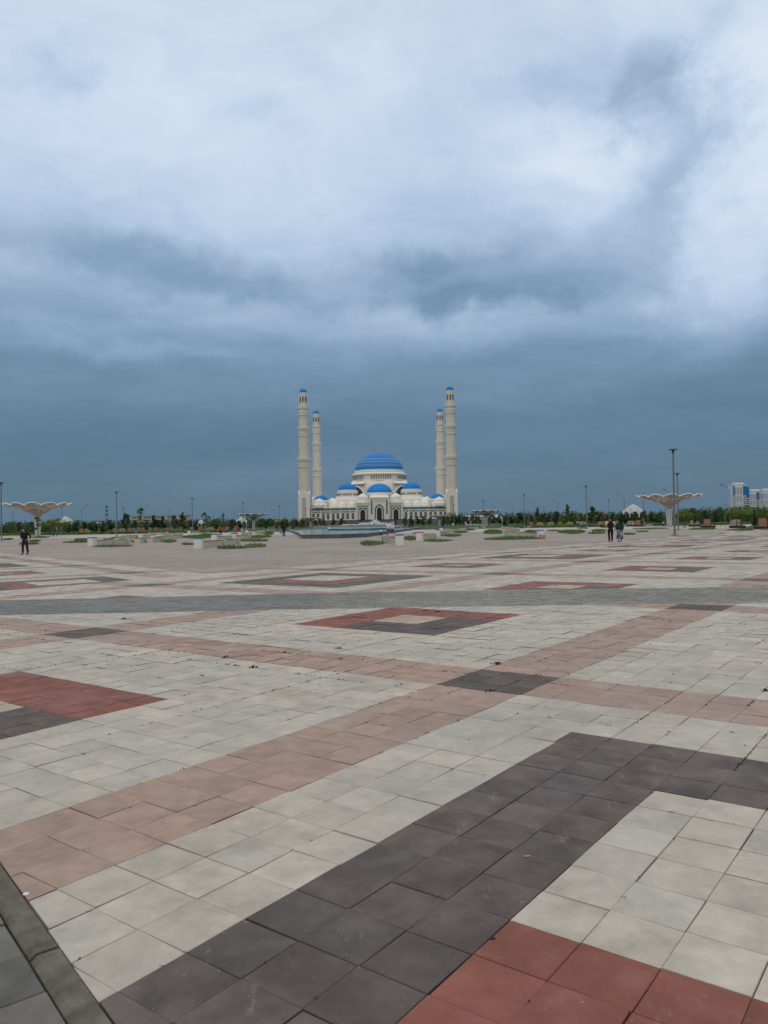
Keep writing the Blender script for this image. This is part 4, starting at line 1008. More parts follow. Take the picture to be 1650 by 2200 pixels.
# ================================================================== planter benches with capped pillars
CAPN = {'b': ('capb', 'blue'), 'r': ('capr', 'red'), 'g': ('capg', 'green'), 'n': (None, None)}
def planter_bench(p0, p1, cap, label, hp=.78, wp=.56, hb=.46, wb=.6, trap=True):
    A = gp(*p0); B = gp(*p1); d = Vector((B.x-A.x, B.y-A.y)); L_ = d.length; rz = math.atan2(d.y, d.x)
    t = thing('planter_bench', label, 'bench', A, rz, 'cream concrete benches with square end pillars')
    x0_ = wp/2 if cap != 'n' else 0
    b = MB(); n = max(1, int(L_/3.2)); 
    prof = [(-wb/2+.04, 0), (wb/2-.04, 0), (wb/2, hb), (-wb/2, hb)]
    vs = [(x, y, z) for x in (x0_+.01, L_) for y, z in prof]; b.add(vs, [(0, 1, 2, 3), (7, 6, 5, 4), (0, 4, 5, 1), (1, 5, 6, 2), (2, 6, 7, 3), (3, 7, 4, 0)])
    b.build('body', M['cream'], t)
    s = MB(); m_ = max(2, int(L_/.9))
    s.box(x0_+.03, L_-.03, -wb/2+.06, wb/2-.06, hb+.002, hb+.05); s.build('seat', M['wood'], t)
    if trap and L_ > 1.6:
        for q in ([L_-.35] if L_ < 5 else [L_*.55, L_-.35]):
            f = MB(); vs = [(q-.25, -wb/2-.05, -.02), (q+.25, -wb/2-.05, -.02), (q+.42, -wb/2-.07, hb+.07), (q-.42, -wb/2-.07, hb+.07), (q-.25, wb/2+.05, -.02), (q+.25, wb/2+.05, -.02), (q+.42, wb/2+.07, hb+.07), (q-.42, wb/2+.07, hb+.07)]
            f.add(vs, [(0, 1, 2, 3), (7, 6, 5, 4), (0, 4, 5, 1), (1, 5, 6, 2), (2, 6, 7, 3), (3, 7, 4, 0)]); f.build('support', M['cream'], t)
    if cap != 'n':
        b = MB(); b.box(-wp/2, wp/2, -wp/2, wp/2, 0, hp-.07); pi_ = b.build('end_pillar', M['wht'], t)
        b = MB(); b.box(-wp/2-.02, wp/2+.02, -wp/2-.02, wp/2+.02, hp-.068, hp); b.build('cap', M[CAPN[cap][0]], pi_)
    return t
for a in (((427, 1178.5), (508, 1170), 'b', 'nearest cream bench of the left group with a blue-capped white pillar'), ((461, 1163), (494, 1160), 'b', 'bench behind the nearest left bench, its pillar blue-capped'),
          ((502, 1160), (533, 1158), 'r', 'bench with a red-capped pillar behind the nearest left bench'), ((496, 1153), (507, 1151.5), 'b', 'short bench below the dark-clad walker with a blue-capped pillar'),
          ((515, 1153), (537, 1151), 'g', 'bench with a green-capped pillar right below the person in the red dress'), ((530, 1146), (560, 1145.5), 'b', 'far bench with a blue-capped pillar below the middle left canopy'), ((556, 1144), (567, 1143), 'n', 'low cream bench at the right end of the left group'),
          ((548, 1149), (566, 1148), 'n', 'plain cream bench between the far blue-capped bench and the grass'), ((295, 1167), (318, 1165), 'n', 'plain cream bench left of the tapered white block'), ((322, 1166), (347, 1164), 'n', 'plain cream bench just right of the plain bench in the far left group'),
          ((302, 1157), (320, 1156), 'g', 'small bench with a green-capped pillar in the far left group'), ((328, 1163.5), (388, 1156), 'r', 'long bench with a red-capped pillar in the far left group'), ((406, 1147), (424, 1146), 'g', 'small bench with a green-capped pillar under the second left lamp post'),
          ((198, 1173), (275, 1169), 'g', 'long bench with a green-capped pillar, leftmost of all benches'), ((366, 1151), (389, 1150), 'n', 'short plain bench behind the long red-capped bench'), ((264, 1159), (292, 1157), 'n', 'low cream bench right of the tallest left lamp post'),
          ((320, 1149.5), (360, 1148.5), 'n', 'low cream bench before the green hedge on the left'), ((447, 1143), (452, 1143), 'n', 'tiny white block near the man in the red shirt'),
          ((858, 1171), (828, 1165), 'g', 'nearest bench of the central right group with a green-capped pillar'), ((842, 1163), (831, 1165.5), 'r', 'red-capped pillar and bench just behind the nearest green-capped pillar'),
          ((902, 1161), (931, 1158), 'r', 'bench with a red-capped pillar standing in grass right of the pool'), ((890, 1155), (898, 1151.5), 'n', 'cream bench piece left of the red-capped pillar in the grass'), ((941, 1151), (963, 1149), 'b', 'bench with a blue-capped pillar right of the pool end'),
          ((948, 1143), (962, 1142), 'b', 'small distant bench below the person in blue'), ((966, 1146), (980, 1144), 'n', 'plain bench right of the blue-capped pillar by the pool end'), ((980, 1142), (997, 1141), 'n', 'plain distant bench in the row right of the person in blue'), ((992, 1138.5), (1004, 1138), 'n', 'farthest plain bench in the row right of the person in blue'),
          ((1161, 1156), (1089, 1151), 'b', 'long bench with a blue-capped pillar beside the orange crate'), ((1122, 1146), (1094, 1143), 'b', 'smaller bench with a blue-capped pillar behind the long one by the crate'), ((1084, 1147), (1097, 1148), 'r', 'bench with a red-capped pillar in tall grass'),
          ((1112, 1139), (1080, 1136), 'n', 'low far cream bench behind the red-capped one'), ((1036, 1134), (1041, 1134), 'n', 'small white block left of the right petal canopy column'), ((1130, 1134), (1140, 1133.5), 'n', 'white block right of the third right lamp post'),
          ((252, 1163.5), (268, 1162), 'n', 'plain cream bench between the grass beds left of the plain far left benches'), ((430, 1149.5), (446, 1148), 'n', 'low cream bench right of the small green-capped bench'), ((348, 1153), (362, 1152), 'n', 'short cream block behind the long red-capped bench'), ((575, 1140.5), (590, 1140), 'n', 'far pale block below the tree right of the middle left canopy'), ((521, 1142), (532, 1141.5), 'b', 'far small bench with a blue-capped pillar by the middle left canopy'), ((1012, 1137), (1024, 1136.5), 'n', 'pale block left of the small white block by the right canopy'), ((1338, 1131), (1361, 1130.5), 'n', 'long low pale block behind the couple on the right'), ((1382, 1130.5), (1400, 1130), 'n', 'low pale block left of the large right canopy')):
    planter_bench(*a)
# crate
A = gp(1165, 1158.5); t = thing('crate', 'orange slatted crate at the foot of the blue-capped pillar', 'crate', A, .2); M['orange'] = mat('orange plastic', (.50, .17, .09), .6, .15, 6)
b = MB(); b.box(-.22, .22, -.18, .18, 0, .05); b.build('bottom', M['orange'], t)
for k in range(3):
    for s_, ax in ((-1, 0), (1, 0), (-1, 1), (1, 1)):
        b = MB(); z = .06+k*.11
        if ax == 0: b.box(-.22, .22, s_*.18-.01, s_*.18+.01, z, z+.085)
        else: b.box(s_*.22-.01, s_*.22+.01, -.18, .18, z, z+.085)
        b.build('slat', M['orange'], t)
for sx_ in (-1, 1):
    for sy_ in (-1, 1): b = MB(); b.box(sx_*.21-.02, sx_*.21+.02, sy_*.17-.02, sy_*.17+.02, .05, .40); b.build('post', M['orange'], t)

# ================================================================== wooden lounge benches by the walkway
def make_lounge(tan):
    t = thing('lounge_bench', 'x', 'bench', (0, 0, 0), 0, 'wooden lounge benches with tall backs along the walkway')
    b = MB(); b.prism([(-1.3, .34), (-1.05, 0), (1.05, 0), (1.3, .34)], -.5, .5); b.build('base', M['black'], t)
    b = MB()
    for k in range(6): b.box(-1.25, 1.25, -.5+k*.168, -.5+k*.168+.15, .342, .39)
    b.build('seat', M['wood'], t)
    if tan:
        pts = [(-.95, .39), (-1.0, .9), (-.7, 1.35), (0, 1.5), (.7, 1.35), (1.0, .9), (.95, .39)]; b = MB(); b.prism(pts, .3, .45); b.build('back', M['woodt'], t)
        b = MB(); b.box(-.04, .04, .24, .30, .4, 1.55); b.build('rib', M['bark'], t)
    else:
        b = MB(); b.box(-.62, .62, .3, .42, .39, 1.6); b.build('back', M['woodp'], t); b = MB(); b.box(-.68, -.62, .27, .45, .39, 1.64); b.box(.62, .68, .27, .45, .39, 1.64); b.box(-.68, .68, .27, .45, 1.6, 1.66); b.build('back_frame', M['wood'], t)
    return t
lp = [Proto(make_lounge(False)), Proto(make_lounge(True))]
for x, y, k, lb in ((174, 1148, 0, 'dark lounge bench with brown back right of the spreading left tree'), (186, 1146, 1, 'tan-backed lounge bench beside the leftmost brown-backed one'), (215, 1147, 0, 'brown-backed lounge bench left of the tallest left lamp post'), (247, 1147, 0, 'brown-backed lounge bench just left of the tallest left lamp post'), (262, 1146, 1, 'tan-backed lounge bench just right of the tallest left lamp post'),
        (278, 1145, 0, 'brown-backed lounge bench under the round tree by the white block'), (306, 1145, 0, 'brown-backed lounge bench under the tall sparse tree'), (334, 1143, 0, 'brown-backed lounge bench under the dark round trees'), (358, 1142, 0, 'narrow-looking brown lounge bench left of the yellowish tree'),
        (411, 1142, 0, 'brown-backed lounge bench beside the second left lamp post'), (430, 1141, 0, 'brown-backed lounge bench right of the second left lamp post'), (451, 1141, 1, 'tan-backed lounge bench left of the man in the red shirt'), (467, 1140, 0, 'brown-backed lounge bench right behind the man in the red shirt'), (487, 1140, 0, 'brown-backed lounge bench left of the person in the red dress'),
        (1142, 1129.5, 0, 'brown-backed lounge bench right of the third right lamp post'), (1160, 1129.5, 1, 'tan-backed lounge bench left of the orange-leaved tree'), (1183, 1129.5, 1, 'tan-backed lounge bench between the two small right lamps'), (1204, 1130, 0, 'brown-backed lounge bench left of the orange-leaved tree trunk'), (1225, 1130.5, 1, 'tan-backed lounge bench right of the orange-leaved tree trunk'),
        (1253, 1130.5, 1, 'tan-backed lounge bench left of the lamp post by the couple'), (1293, 1131, 1, 'tan-backed lounge bench right under the yellowish round tree'), (1303, 1131, 0, 'brown-backed lounge bench close left of the man in black trousers'), (1327, 1131, 1, 'tan-backed lounge bench seen between the couple'), (1357, 1131, 1, 'tan-backed lounge bench under the largest white gazebo'),
        (1372, 1131.5, 0, 'brown-backed lounge bench right of the largest white gazebo'), (1493, 1131.5, 1, 'round-topped tan lounge bench right of the large right canopy'), (1521, 1134, 0, 'brown-backed lounge bench left of the V-shaped twin lamp'), (1584, 1134.5, 1, 'tan-backed lounge bench beside the spreading right tree'), (1641, 1137, 0, 'brown-backed lounge bench at the right edge')):
    P_ = gp(x, y)
    if P_.y > 230: P_ = at(x, 230)
    lp[k].put(P_, random.uniform(-.12, .12), lb)

# ================================================================== trees
def leaf_cloud(mb, clumps, n, size, flat=.8):
    """n small leaf quads gathered in clumps: (centre, radius, squash)"""
    w_ = np.array([c_[1]**2 for c_ in clumps]); w_ = w_/w_.sum(); idx = RNG.choice(len(clumps), n, p=w_)
    vs = np.zeros((n*4, 3))
    for q in range(n):
        c_, r, sq = clumps[idx[q]]; d = RNG.normal(size=3); d /= np.linalg.norm(d)+1e-9; rr = r*RNG.random()**.38
        p = np.array(c_)+d*rr*np.array([1, 1, sq]); nn_ = d+RNG.normal(size=3)*.8; nn_ /= np.linalg.norm(nn_)
        a = np.cross(nn_, [0, 0, 1]); la = np.linalg.norm(a); a = a/la if la > .05 else np.array([1., 0, 0]); b_ = np.cross(nn_, a); s_ = size*RNG.uniform(.6, 1.35); th = RNG.random()*6.3
        a2 = a*math.cos(th)+b_*math.sin(th); b2 = -a*math.sin(th)+b_*math.cos(th)
        vs[q*4:q*4+4] = [p-a2*s_, p-b2*s_*.5, p+a2*s_, p+b2*s_*.5]
    mb.add([tuple(v) for v in vs], [(4*i, 4*i+1, 4*i+2, 4*i+3) for i in range(n)])
def make_tree(kind):
    """unit tree about 5 m tall"""
    rnd = random.Random(hash(kind) % 1000 if False else sum(map(ord, kind)))
    t = thing('tree', 'x', 'tree', (0, 0, 0)); H_ = 5.0; tr = MB(); cl = []; lm = M['leafm']; n = 1500; sz = .13; stakes = False
    if kind == 'spread':
        th = 1.9; tr.tube([(0, 0, 0), (.03, 0, 1), (0, .03, th), (0, 0, 3.4)], [.14, .12, .11, .05], 8)
        for k in range(26):
            a = rnd.random()*6.28; r = 2.75*rnd.random()**.55; z = 2.7+1.7*(1-(r/2.8)**2)*rnd.random()+.15*rnd.random(); cl.append(((r*math.cos(a), r*math.sin(a), z), rnd.uniform(.42, .72), .62))
            if k % 2: tr.tube([(0, 0, th+.2), (r*.5*math.cos(a), r*.5*math.sin(a), (th+z)/2+.2), (r*.9*math.cos(a), r*.9*math.sin(a), z)], [.05, .035, .012], 5)
        lm = M['leafg']; n = 3600; sz = .125; stakes = True
    elif kind in ('round', 'roundd'):
        tr.tube([(0, 0, 0), (.02, .02, 1.2), (0, 0, 3.8)], [.11, .09, .03], 8)
        for k in range(20):
            a = rnd.random()*6.28; u = rnd.random()*2-1; r = 1.25*rnd.random()**.5; z = 3.1+1.45*u; r *= math.sqrt(max(0, 1-u*u))*.95+.1; cl.append(((r*math.cos(a), r*math.sin(a), z), rnd.uniform(.38, .62), .9))
            if k % 3 == 0: tr.tube([(0, 0, 1.4), (r*.8*math.cos(a), r*.8*math.sin(a), z)], [.04, .012], 5)
        lm = M['leafm'] if kind == 'round' else M['leafd']; n = 2600
    elif kind in ('column', 'autumn'):
        tr.tube([(0, 0, 0), (0, .02, 1.2), (0, 0, 4.9)], [.09, .07, .015], 8)
        for k in range(18):
            z = 1.2+3.7*k/17; a = rnd.random()*6.28; r = .62*math.sin(min(1, (5.2-z)/3.2)*PI/2)*rnd.uniform(.2, 1); cl.append(((r*math.cos(a), r*math.sin(a), z), rnd.uniform(.28, .5)*(.55 if z > 4.3 else 1), 1))
        lm = M['leafo']; n = 1900; sz = .11
    elif kind == 'sapling':
        tr.tube([(0, 0, 0), (.03, .02, 2), (0, 0, 4.9)], [.06, .045, .012], 6)
        for k in range(13):
            z = 1.9+3.0*rnd.random(); a = rnd.random()*6.28; r = .75*rnd.random(); cl.append(((r*math.cos(a), r*math.sin(a), z), rnd.uniform(.16, .34), 1.1)); tr.tube([(0, 0, z-.5), (r*math.cos(a), r*math.sin(a), z)], [.02, .008], 4)
        n = 700; sz = .11
    elif kind == 'conifer':
        tr.tube([(0, 0, 0), (0, 0, 4.8)], [.09, .01], 6)
        for k in range(34):
            z = .7+4.2*k/33; a = rnd.random()*6.28; rr = (5.15-z)*.27; r = rr*rnd.uniform(.3, .95); cl.append(((r*math.cos(a), r*math.sin(a), z), .16+rr*.42, .55))
        lm = M['leafd']; n = 2000; sz = .12
    tr.build('trunk', M['bark'], t, 60)
    c_ = MB(); leaf_cloud(c_, cl, n, sz); c_.build('crown', lm, t, fix=False)
    if stakes:
        for k in range(3):
            a = k*2.1+.5; b = MB(); b.box(.75*math.cos(a)-.04, .75*math.cos(a)+.04, .75*math.sin(a)-.04, .75*math.sin(a)+.04, 0, 1.35); b.build('stake', M['bark'], t)
        b = MB()
        for k in range(3):
            a, c2 = k*2.1+.5, (k+1)*2.1+.5; b.tube([(.78*math.cos(a), .78*math.sin(a), 1.22), (.78*math.cos(c2), .78*math.sin(c2), 1.22)], .045, 4)
        b.build('crossbar', M['bark'], t)
    return t
TP = {k: Proto(make_tree(k)) for k in ('spread', 'round', 'roundd', 'column', 'autumn', 'sapling', 'conifer')}
KW = {'spread': 5.9, 'round': 3.2, 'roundd': 3.2, 'column': 1.9, 'autumn': 1.9, 'sapling': 1.6, 'conifer': 2.6}
def tree(x, yt, ybs, wpx, kind, label, group=None):
    P_ = gp(x, ybs)
    if P_.y > 700 or P_.y < 0: P_ = at(x, 520)
    h = (1126-.015*(x-825)-yt)/FPX*P_.y+EYE-P_.z; w_ = wpx/FPX*P_.y/KW[kind]; s_ = h/5.05
    o = TP[kind].put(P_, random.random()*6.28, label, group, (w_, w_, s_))
    if group is None and 'group' in o.keys(): del o['group']
for a in ((82, 1110, 1153, 17, 'sapling', 'slim young tree in front of the column of the large left canopy'), (115, 1106, 1153, 58, 'spread', 'bright green spreading tree right of the large left canopy'), (270, 1101, 1147, 24, 'round', 'round tree just right of the tallest left lamp post'),
          (301, 1090, 1146, 18, 'sapling', 'tall sparse tree before the left end of the white apartment block'), (327, 1105, 1145, 22, 'roundd', 'dark round tree before the middle of the white apartment block'), (353, 1108, 1145, 20, 'roundd', 'dark tree right of the dark round tree before the white block'), (375, 1105, 1145, 15, 'round', 'narrow green tree before the right end of the white block'),
          (393, 1100, 1145, 24, 'column', 'yellowish tree left of the second left lamp post'), (439, 1100, 1145, 14, 'sapling', 'lollipop-topped young tree right of the white gazebo piece'), (449, 1108, 1145, 10, 'sapling', 'small thin tree right of the lollipop-topped tree'), (463, 1114, 1144, 24, 'round', 'round tree left of the man in the red shirt'),
          (479, 1102, 1144, 9, 'sapling', 'tallest thin sapling above the man in the red shirt'), (499, 1114, 1143, 24, 'round', 'round tree above the dark-clad walker'), (562, 1112, 1139, 24, 'round', 'round tree just right of the middle left canopy column'), (581, 1113, 1138, 21, 'round', 'round tree left of the lamp post between canopy and minaret'),
          (617, 1116, 1136, 18, 'round', 'round tree behind the man in black with the blue bag'), (636, 1115, 1135, 16, 'round', 'round tree left of the left minaret foot'), (650, 1113, 1134.5, 18, 'column', 'yellowish tree at the foot of the left minaret'), (678, 1116, 1133.5, 17, 'round', 'round tree right of the far left petal canopy column'),
          (689, 1113.5, 1133.5, 14, 'round', 'tree before the left end of the left mosque wing'), (696, 1114.5, 1133.5, 12, 'column', 'yellowish tree before the left part of the left mosque wing'), (715, 1114.5, 1133, 14, 'roundd', 'olive tree before the middle of the left mosque wing'), (733, 1112.5, 1133, 14, 'round', 'tree before the right part of the left mosque wing'), (743, 1114, 1133, 8, 'conifer', 'slim dark conifer beside the left side portal'),
          (775, 1114, 1132, 9, 'conifer', 'dark conifer in front of the left side portal'), (851, 1114, 1131, 9, 'conifer', 'dark conifer in front of the right side portal'), (870, 1111, 1136, 14, 'round', 'olive tree before the left end of the right mosque wing'), (885, 1109.5, 1133, 14, 'roundd', 'dark tree before the right mosque wing, second from the portal'), (897, 1109, 1133, 13, 'roundd', 'dark tree before the right mosque wing, third from the portal'),
          (910, 1107.5, 1136, 15, 'roundd', 'darkest round tree right of the pool end'), (924, 1111, 1132, 15, 'roundd', 'small dark tree left of the far right petal canopy'), (953, 1107, 1131, 14, 'column', 'yellowish tree just right of the far right petal canopy'),
          (1112, 1100, 1132, 28, 'roundd', 'round tree left of the third right lamp post'), (1156, 1090, 1131, 17, 'autumn', 'orange-topped tree right of the third right lamp post'), (1166, 1103, 1131, 20, 'round', 'round tree right of the orange-topped tree'), (1194, 1097, 1131, 18, 'roundd', 'dark tree under the middle curved-arm lamp on the right'),
          (1219, 1083, 1131, 17, 'autumn', 'orange-leaved narrow tree left of the lamp post by the couple'), (1229, 1100, 1131, 20, 'round', 'green tree right behind the orange-leaved narrow tree'), (1272.5, 1086, 1132, 27, 'round', 'yellowish round tree right of the lamp post by the couple'), (1336, 1098, 1131, 16, 'conifer', 'dark conifer behind the woman in the green shawl'),
          (1386, 1095, 1131, 15, 'round', 'narrow green tree right of the largest white gazebo'), (1420, 1098, 1131, 16, 'round', 'green tree left of the large right canopy column'), (1470, 1086, 1135, 34, 'spread', 'bright spreading tree just right of the large right canopy column'), (1491, 1090, 1134, 26, 'round', 'bright tree right of the second tall lamp post'),
          (1513, 1094, 1133, 26, 'roundd', 'dark rounded tree left of the V-shaped twin lamp'), (1535, 1096, 1133, 24, 'roundd', 'brown-green rounded tree near the V-shaped twin lamp'), (1592, 1077, 1137, 64, 'spread', 'large bright spreading tree before the tower blocks'), (1621, 1095, 1133, 16, 'conifer', 'dark conifer right of the large spreading tree'), (1652, 1084, 1136, 46, 'spread', 'bright spreading tree cut by the right edge'),
          (1548, 1088, 1131, 16, 'round', 'small bright tree below the leftmost curved-arm lamp near the towers')):
    tree(*a)
for i_, (x, yt) in enumerate(((962, 1108), (970, 1106), (979, 1107), (988, 1105), (997, 1106), (1006, 1107), (1015, 1104), (1021, 1106), (1029, 1107))):
    tree(x, yt+1.5*random.random(), 1132.5, 12, random.choice(['roundd', 'round']), ORD[i_]+' tree from the left in the even row of young trees right of the mosque', 'row of young trees right of the mosque')
for i_, (x, yt) in enumerate(((1061, 1106), (1074, 1105), (1086, 1107), (1098, 1107), (1130, 1104), (1143, 1105), (1180, 1103))):
    tree(x, yt+1.5*random.random(), 1131.5, 15, random.choice(['roundd', 'conifer']), ORD[i_]+' dark tree from the left in the belt right of the right petal canopy', 'dark trees between the right canopy and the orange-leaved tree')
for i_, (x, yt) in enumerate(((1250, 1101), (1341, 1103), (1356, 1100), (1362, 1104), (1377, 1101), (1290, 1102), (1304, 1103), (1318, 1101), (1349, 1103), (1368, 1104), (1402, 1100), (1412, 1104))):
    tree(x, yt+1.5*random.random(), 1129.5, 17, random.choice(['roundd', 'conifer']), ORD[i_]+' dark tree from the left in the belt behind the couple and gazebo', 'dark trees behind the couple')
for i_, (x, yt) in enumerate(((12, 1122), (40, 1120), (58, 1121), (68, 1120), (150, 1119), (165, 1120), (178, 1119), (196, 1120), (206, 1121), (222, 1119), (238, 1114))):
    tree(x, yt+2*random.random(), 1147, 19, random.choice(['conifer', 'roundd']), ORD[i_]+' dark tree from the left in the belt at the far left', 'dark trees around the large left canopy')
for i_, (x, yt) in enumerate(((288, 1116), (314, 1115), (342, 1114), (410, 1115), (423, 1114), (515, 1117), (572, 1117), (596, 1117), (608, 1117), (628, 1117))):
    tree(x, yt+2*random.random(), 1141, 17, random.choice(['conifer', 'roundd', 'round']), ORD[i_]+' dark tree from the left in the belt between white block and left minaret', 'dark trees left of the mosque')
# the far wood behind, one mass
fb = MB(); cl = []; tk = MB()
for k in range(1500):
    x = random.uniform(-60, 1720)
    if 668 < x < 958: continue
    Y = random.uniform(580, 760) if 235 < x < 1170 else random.choice([random.uniform(240, 300), random.uniform(300, 430)]); P_ = at(x, Y)
    top = {0: 15, 1: 15, 2: 15, 3: 14, 4: 20, 5: 19, 6: 17, 7: 22}[min(7, max(0, int(x/1650*8)))]-1.8+random.uniform(-5, 4)
    h = top/FPX*Y+EYE
    if h < 1.5: h = 1.8
    for q in range(4): kk = Y/330; cl.append(((P_.x+random.uniform(-.9, .9)*kk, Y+random.uniform(-1, 1), h*(.30+.21*q)), (h*.19*(1.25-.22*q)+.25)*(1 if Y < 500 else 1.15), 1.25))
    tk.tube([(P_.x, Y, 0), (P_.x, Y, h*.5)], [.09, .06], 4)
leaf_cloud(fb, cl, 120000, .36)
o = fb.build('woodland', M['forest'], None, fix=False); tag(o, 'dark belt of woodland along the horizon on both sides of the mosque', 'woodland', None, 'stuff')
# low hedge and shrubs behind the walkway
fb = MB(); cl = []
for k in range(420):
    x = random.uniform(-40, 1700); 
    if 500 < x < 1110 or abs(x-288) < 14: continue
    P_ = at(x, random.uniform(205, 224)); cl.append(((P_.x, P_.y, .35), random.uniform(.5, .95), .6))
leaf_cloud(fb, cl, 26000, .15); o = fb.build('hedge', M['leafg'], None, fix=False); tag(o, 'low green shrubs and grass along the back of the walkway', 'shrubs', None, 'stuff')
ls = sheet('lawn', M['earth'], lx, lambda x: (max(198+.0004*x*x, yb(x)+2.5), 421), 8, .03)
# ================================================================== grass beds
gb = MB(); so = MB()
BEDS = [(160, 192, 1155, 1165), (135, 190, 1163, 1166), (196, 285, 1172, 1175), (239, 264, 1152, 1159), (222, 262, 1155, 1160), (273, 298, 1149, 1153), (389, 458, 1148, 1157), (345, 380, 1158, 1166), (274, 292, 1161, 1165), (391, 420, 1165, 1171),
        (467, 530, 1174, 1179), (524, 571, 1164, 1177), (513, 577, 1156, 1164), (535, 582, 1149, 1156), (567, 588, 1141, 1150), (313, 344, 1140, 1146), (362, 407, 1140, 1146), (425, 470, 1146, 1152), (6, 28, 1156, 1160), (63, 88, 1159, 1164), (42, 84, 1167, 1170),
        (62, 106, 1152, 1156), (774, 825, 1159, 1172), (866, 897, 1150, 1161), (911, 972, 1156, 1164), (948, 992, 1146, 1153), (968, 1005, 1140, 1145), (985, 1021, 1134, 1140), (1040, 1082, 1136, 1148), (1039, 1166, 1151, 1160), (1101, 1128, 1127, 1133),
        (1175, 1204, 1138, 1141), (1199, 1257, 1136, 1147), (1127, 1152, 1138, 1144), (1272, 1301, 1136, 1143), (1263, 1301, 1143, 1147), (1367, 1393, 1139, 1143), (1340, 1365, 1147, 1149), (1358, 1436, 1134, 1137), (1480, 1537, 1133, 1138), (1563, 1621, 1135, 1140), (1631, 1672, 1133, 1138), (1240, 1262, 1133, 1136), (500, 520, 1146, 1149), (1140, 1150, 1131, 1134), (1290, 1330, 1131, 1134)]
for x0_, x1_, y0_, y1_ in BEDS:
    A = gp((x0_+x1_)/2, y1_); hgpx = .22*FPX/A.y; yf = max(y0_+hgpx*.8, 1126-.015*((x0_+x1_)/2-825)+6); yf = min(yf, y1_-1.2); B = gp((x0_+x1_)/2, yf)
    hw_ = (x1_-x0_)/2/FPX*(A.y+B.y)/2; cxx, cyy = (A.x+B.x)/2, (A.y+B.y)/2; hl = (B.y-A.y)/2; vx = (B.x-A.x)/max(B.y-A.y, .1)
    pts = [];
    for i in range(20):
        a = 2*PI*i/20; q = 1+.12*math.sin(3*a+x0_)+.06*math.sin(7*a); pts.append((cxx+hw_*q*math.cos(a)+vx*hl*q*math.sin(a), cyy+hl*q*math.sin(a)))
    so.add([(p[0], p[1], zg(*p)+.03) for p in pts], [tuple(range(20))])
    nb = int(min(3200, max(350, hw_*hl*3.14*22)))
    bw_ = max(.022, cyy*.00055)
    for k in range(nb):
        a = random.random()*2*PI; r = random.random()**.5*1.02; x = cxx+hw_*r*math.cos(a)+vx*hl*r*math.sin(a); y = cyy+hl*r*math.sin(a)
        dn_ = .5+.5*math.sin(x*.9+cyy)*math.cos(y*.35)
        if random.random() > .35+.65*dn_: continue
        h = random.uniform(.08, .26)*(1-.3*r)*(.6+.6*dn_); l = random.random()*6.28; dx, dy = math.cos(l)*bw_, math.sin(l)*bw_; bx_, by_ = random.gauss(0, .06), random.gauss(0, .06); z = zg(x, y)+.03
        o_ = len(gb.v); gb.v += [(x-dx, y-dy, z), (x+dx, y+dy, z), (x+bx_+dx*.4, y+by_+dy*.4, z+h), (x+bx_-dx*.4, y+by_-dy*.4, z+h)]; gb.f.append((o_, o_+1, o_+2, o_+3)); gb.m.append(0)
o = gb.build('grass', M['grass'], None, fix=False); tag(o, 'ragged green grass growing in the plaza beds', 'grass', None, 'stuff')
o = so.build('soil', M['soil'], None, fix=False); o['kind'] = 'structure'
# weeds in the joints of the near paving
wb_ = MB(); rw = random.Random(5)
LN = [(rw.random() < .5, rw.randint(8, 34), rw.randint(-40, 14)) for _ in range(26)]
for k in range(1900):
    if rw.random() < .55:
        ax, lu, lv = rw.choice(LN); u, v = (lu, lv+rw.gauss(0, 4)) if ax else (lu+rw.gauss(0, 4), lv)
    elif rw.random() < .5: u, v = rw.uniform(9, 34), rw.randint(-40, 14)
    else: u, v = rw.randint(9, 34), rw.uniform(-40, 14)
    if rw.random() < .03: u, v = rw.uniform(-1, 9), rw.randint(-10, 8)
    x = X0+(Uv[0]*u+Vv[0]*v)*T; y = Y0+(Uv[1]*u+Vv[1]*v)*T
    if y > plin(pb_pts, x)-.1 or y < 2 or kside(x, y) > 0: continue
    big_ = rw.random() < .012 and y > 6; s_ = rw.uniform(.008, .017)*(2.4 if big_ else 1); z = zg(x, y)
    if y < 5: s_ *= .6
    for q in range(26 if big_ else 6):
        a = rw.random()*6.28; r = s_*rw.random()*1.6; h = s_*rw.uniform(.15, .8); w_ = s_*.22; a2 = rw.random()*6.28; px_, py_ = x+r*math.cos(a), y+r*math.sin(a)
        wb_.add([(px_-w_*math.cos(a2), py_-w_*math.sin(a2), z-.002), (px_+w_*math.cos(a2), py_+w_*math.sin(a2), z-.002), (px_+r*.3*math.cos(a)+w_, py_+r*.3*math.sin(a), z+h), (px_-w_*.5, py_+w_*.4, z+h*.8)], [(0, 1, 2, 3)])
o = wb_.build('weeds', M['weed'], None, fix=False); tag(o, 'tiny dark weeds and crumbs in the joints of the near paving', 'weeds', None, 'stuff')
# small litter
A = gp(1133, 1841); b = MB(); b.box(-.016, .016, -.005, .005, .001, .006); o = b.build('paper_scrap', M['light'], None, loc=A); o.rotation_euler = (0, 0, .2); tag(o, 'small pale scrap lying on the dark tiles', 'litter')
A = gp(56, 1922); b = MB(); b.lathe([(.012, 0), (.015, .004), (.006, .009)], 7); o = b.build('pebble', M['wht'], None, loc=A); tag(o, 'small white pebble beside the kerb at lower left', 'pebble')
A = gp(1058, 2018); b = MB(); b.lathe([(.010, 0), (.013, .005), (.005, .010)], 6, squash=.6); o = b.build('pebble', M['black'], None, loc=A); tag(o, 'small dark pebble where dark tiles meet red tiles', 'pebble')

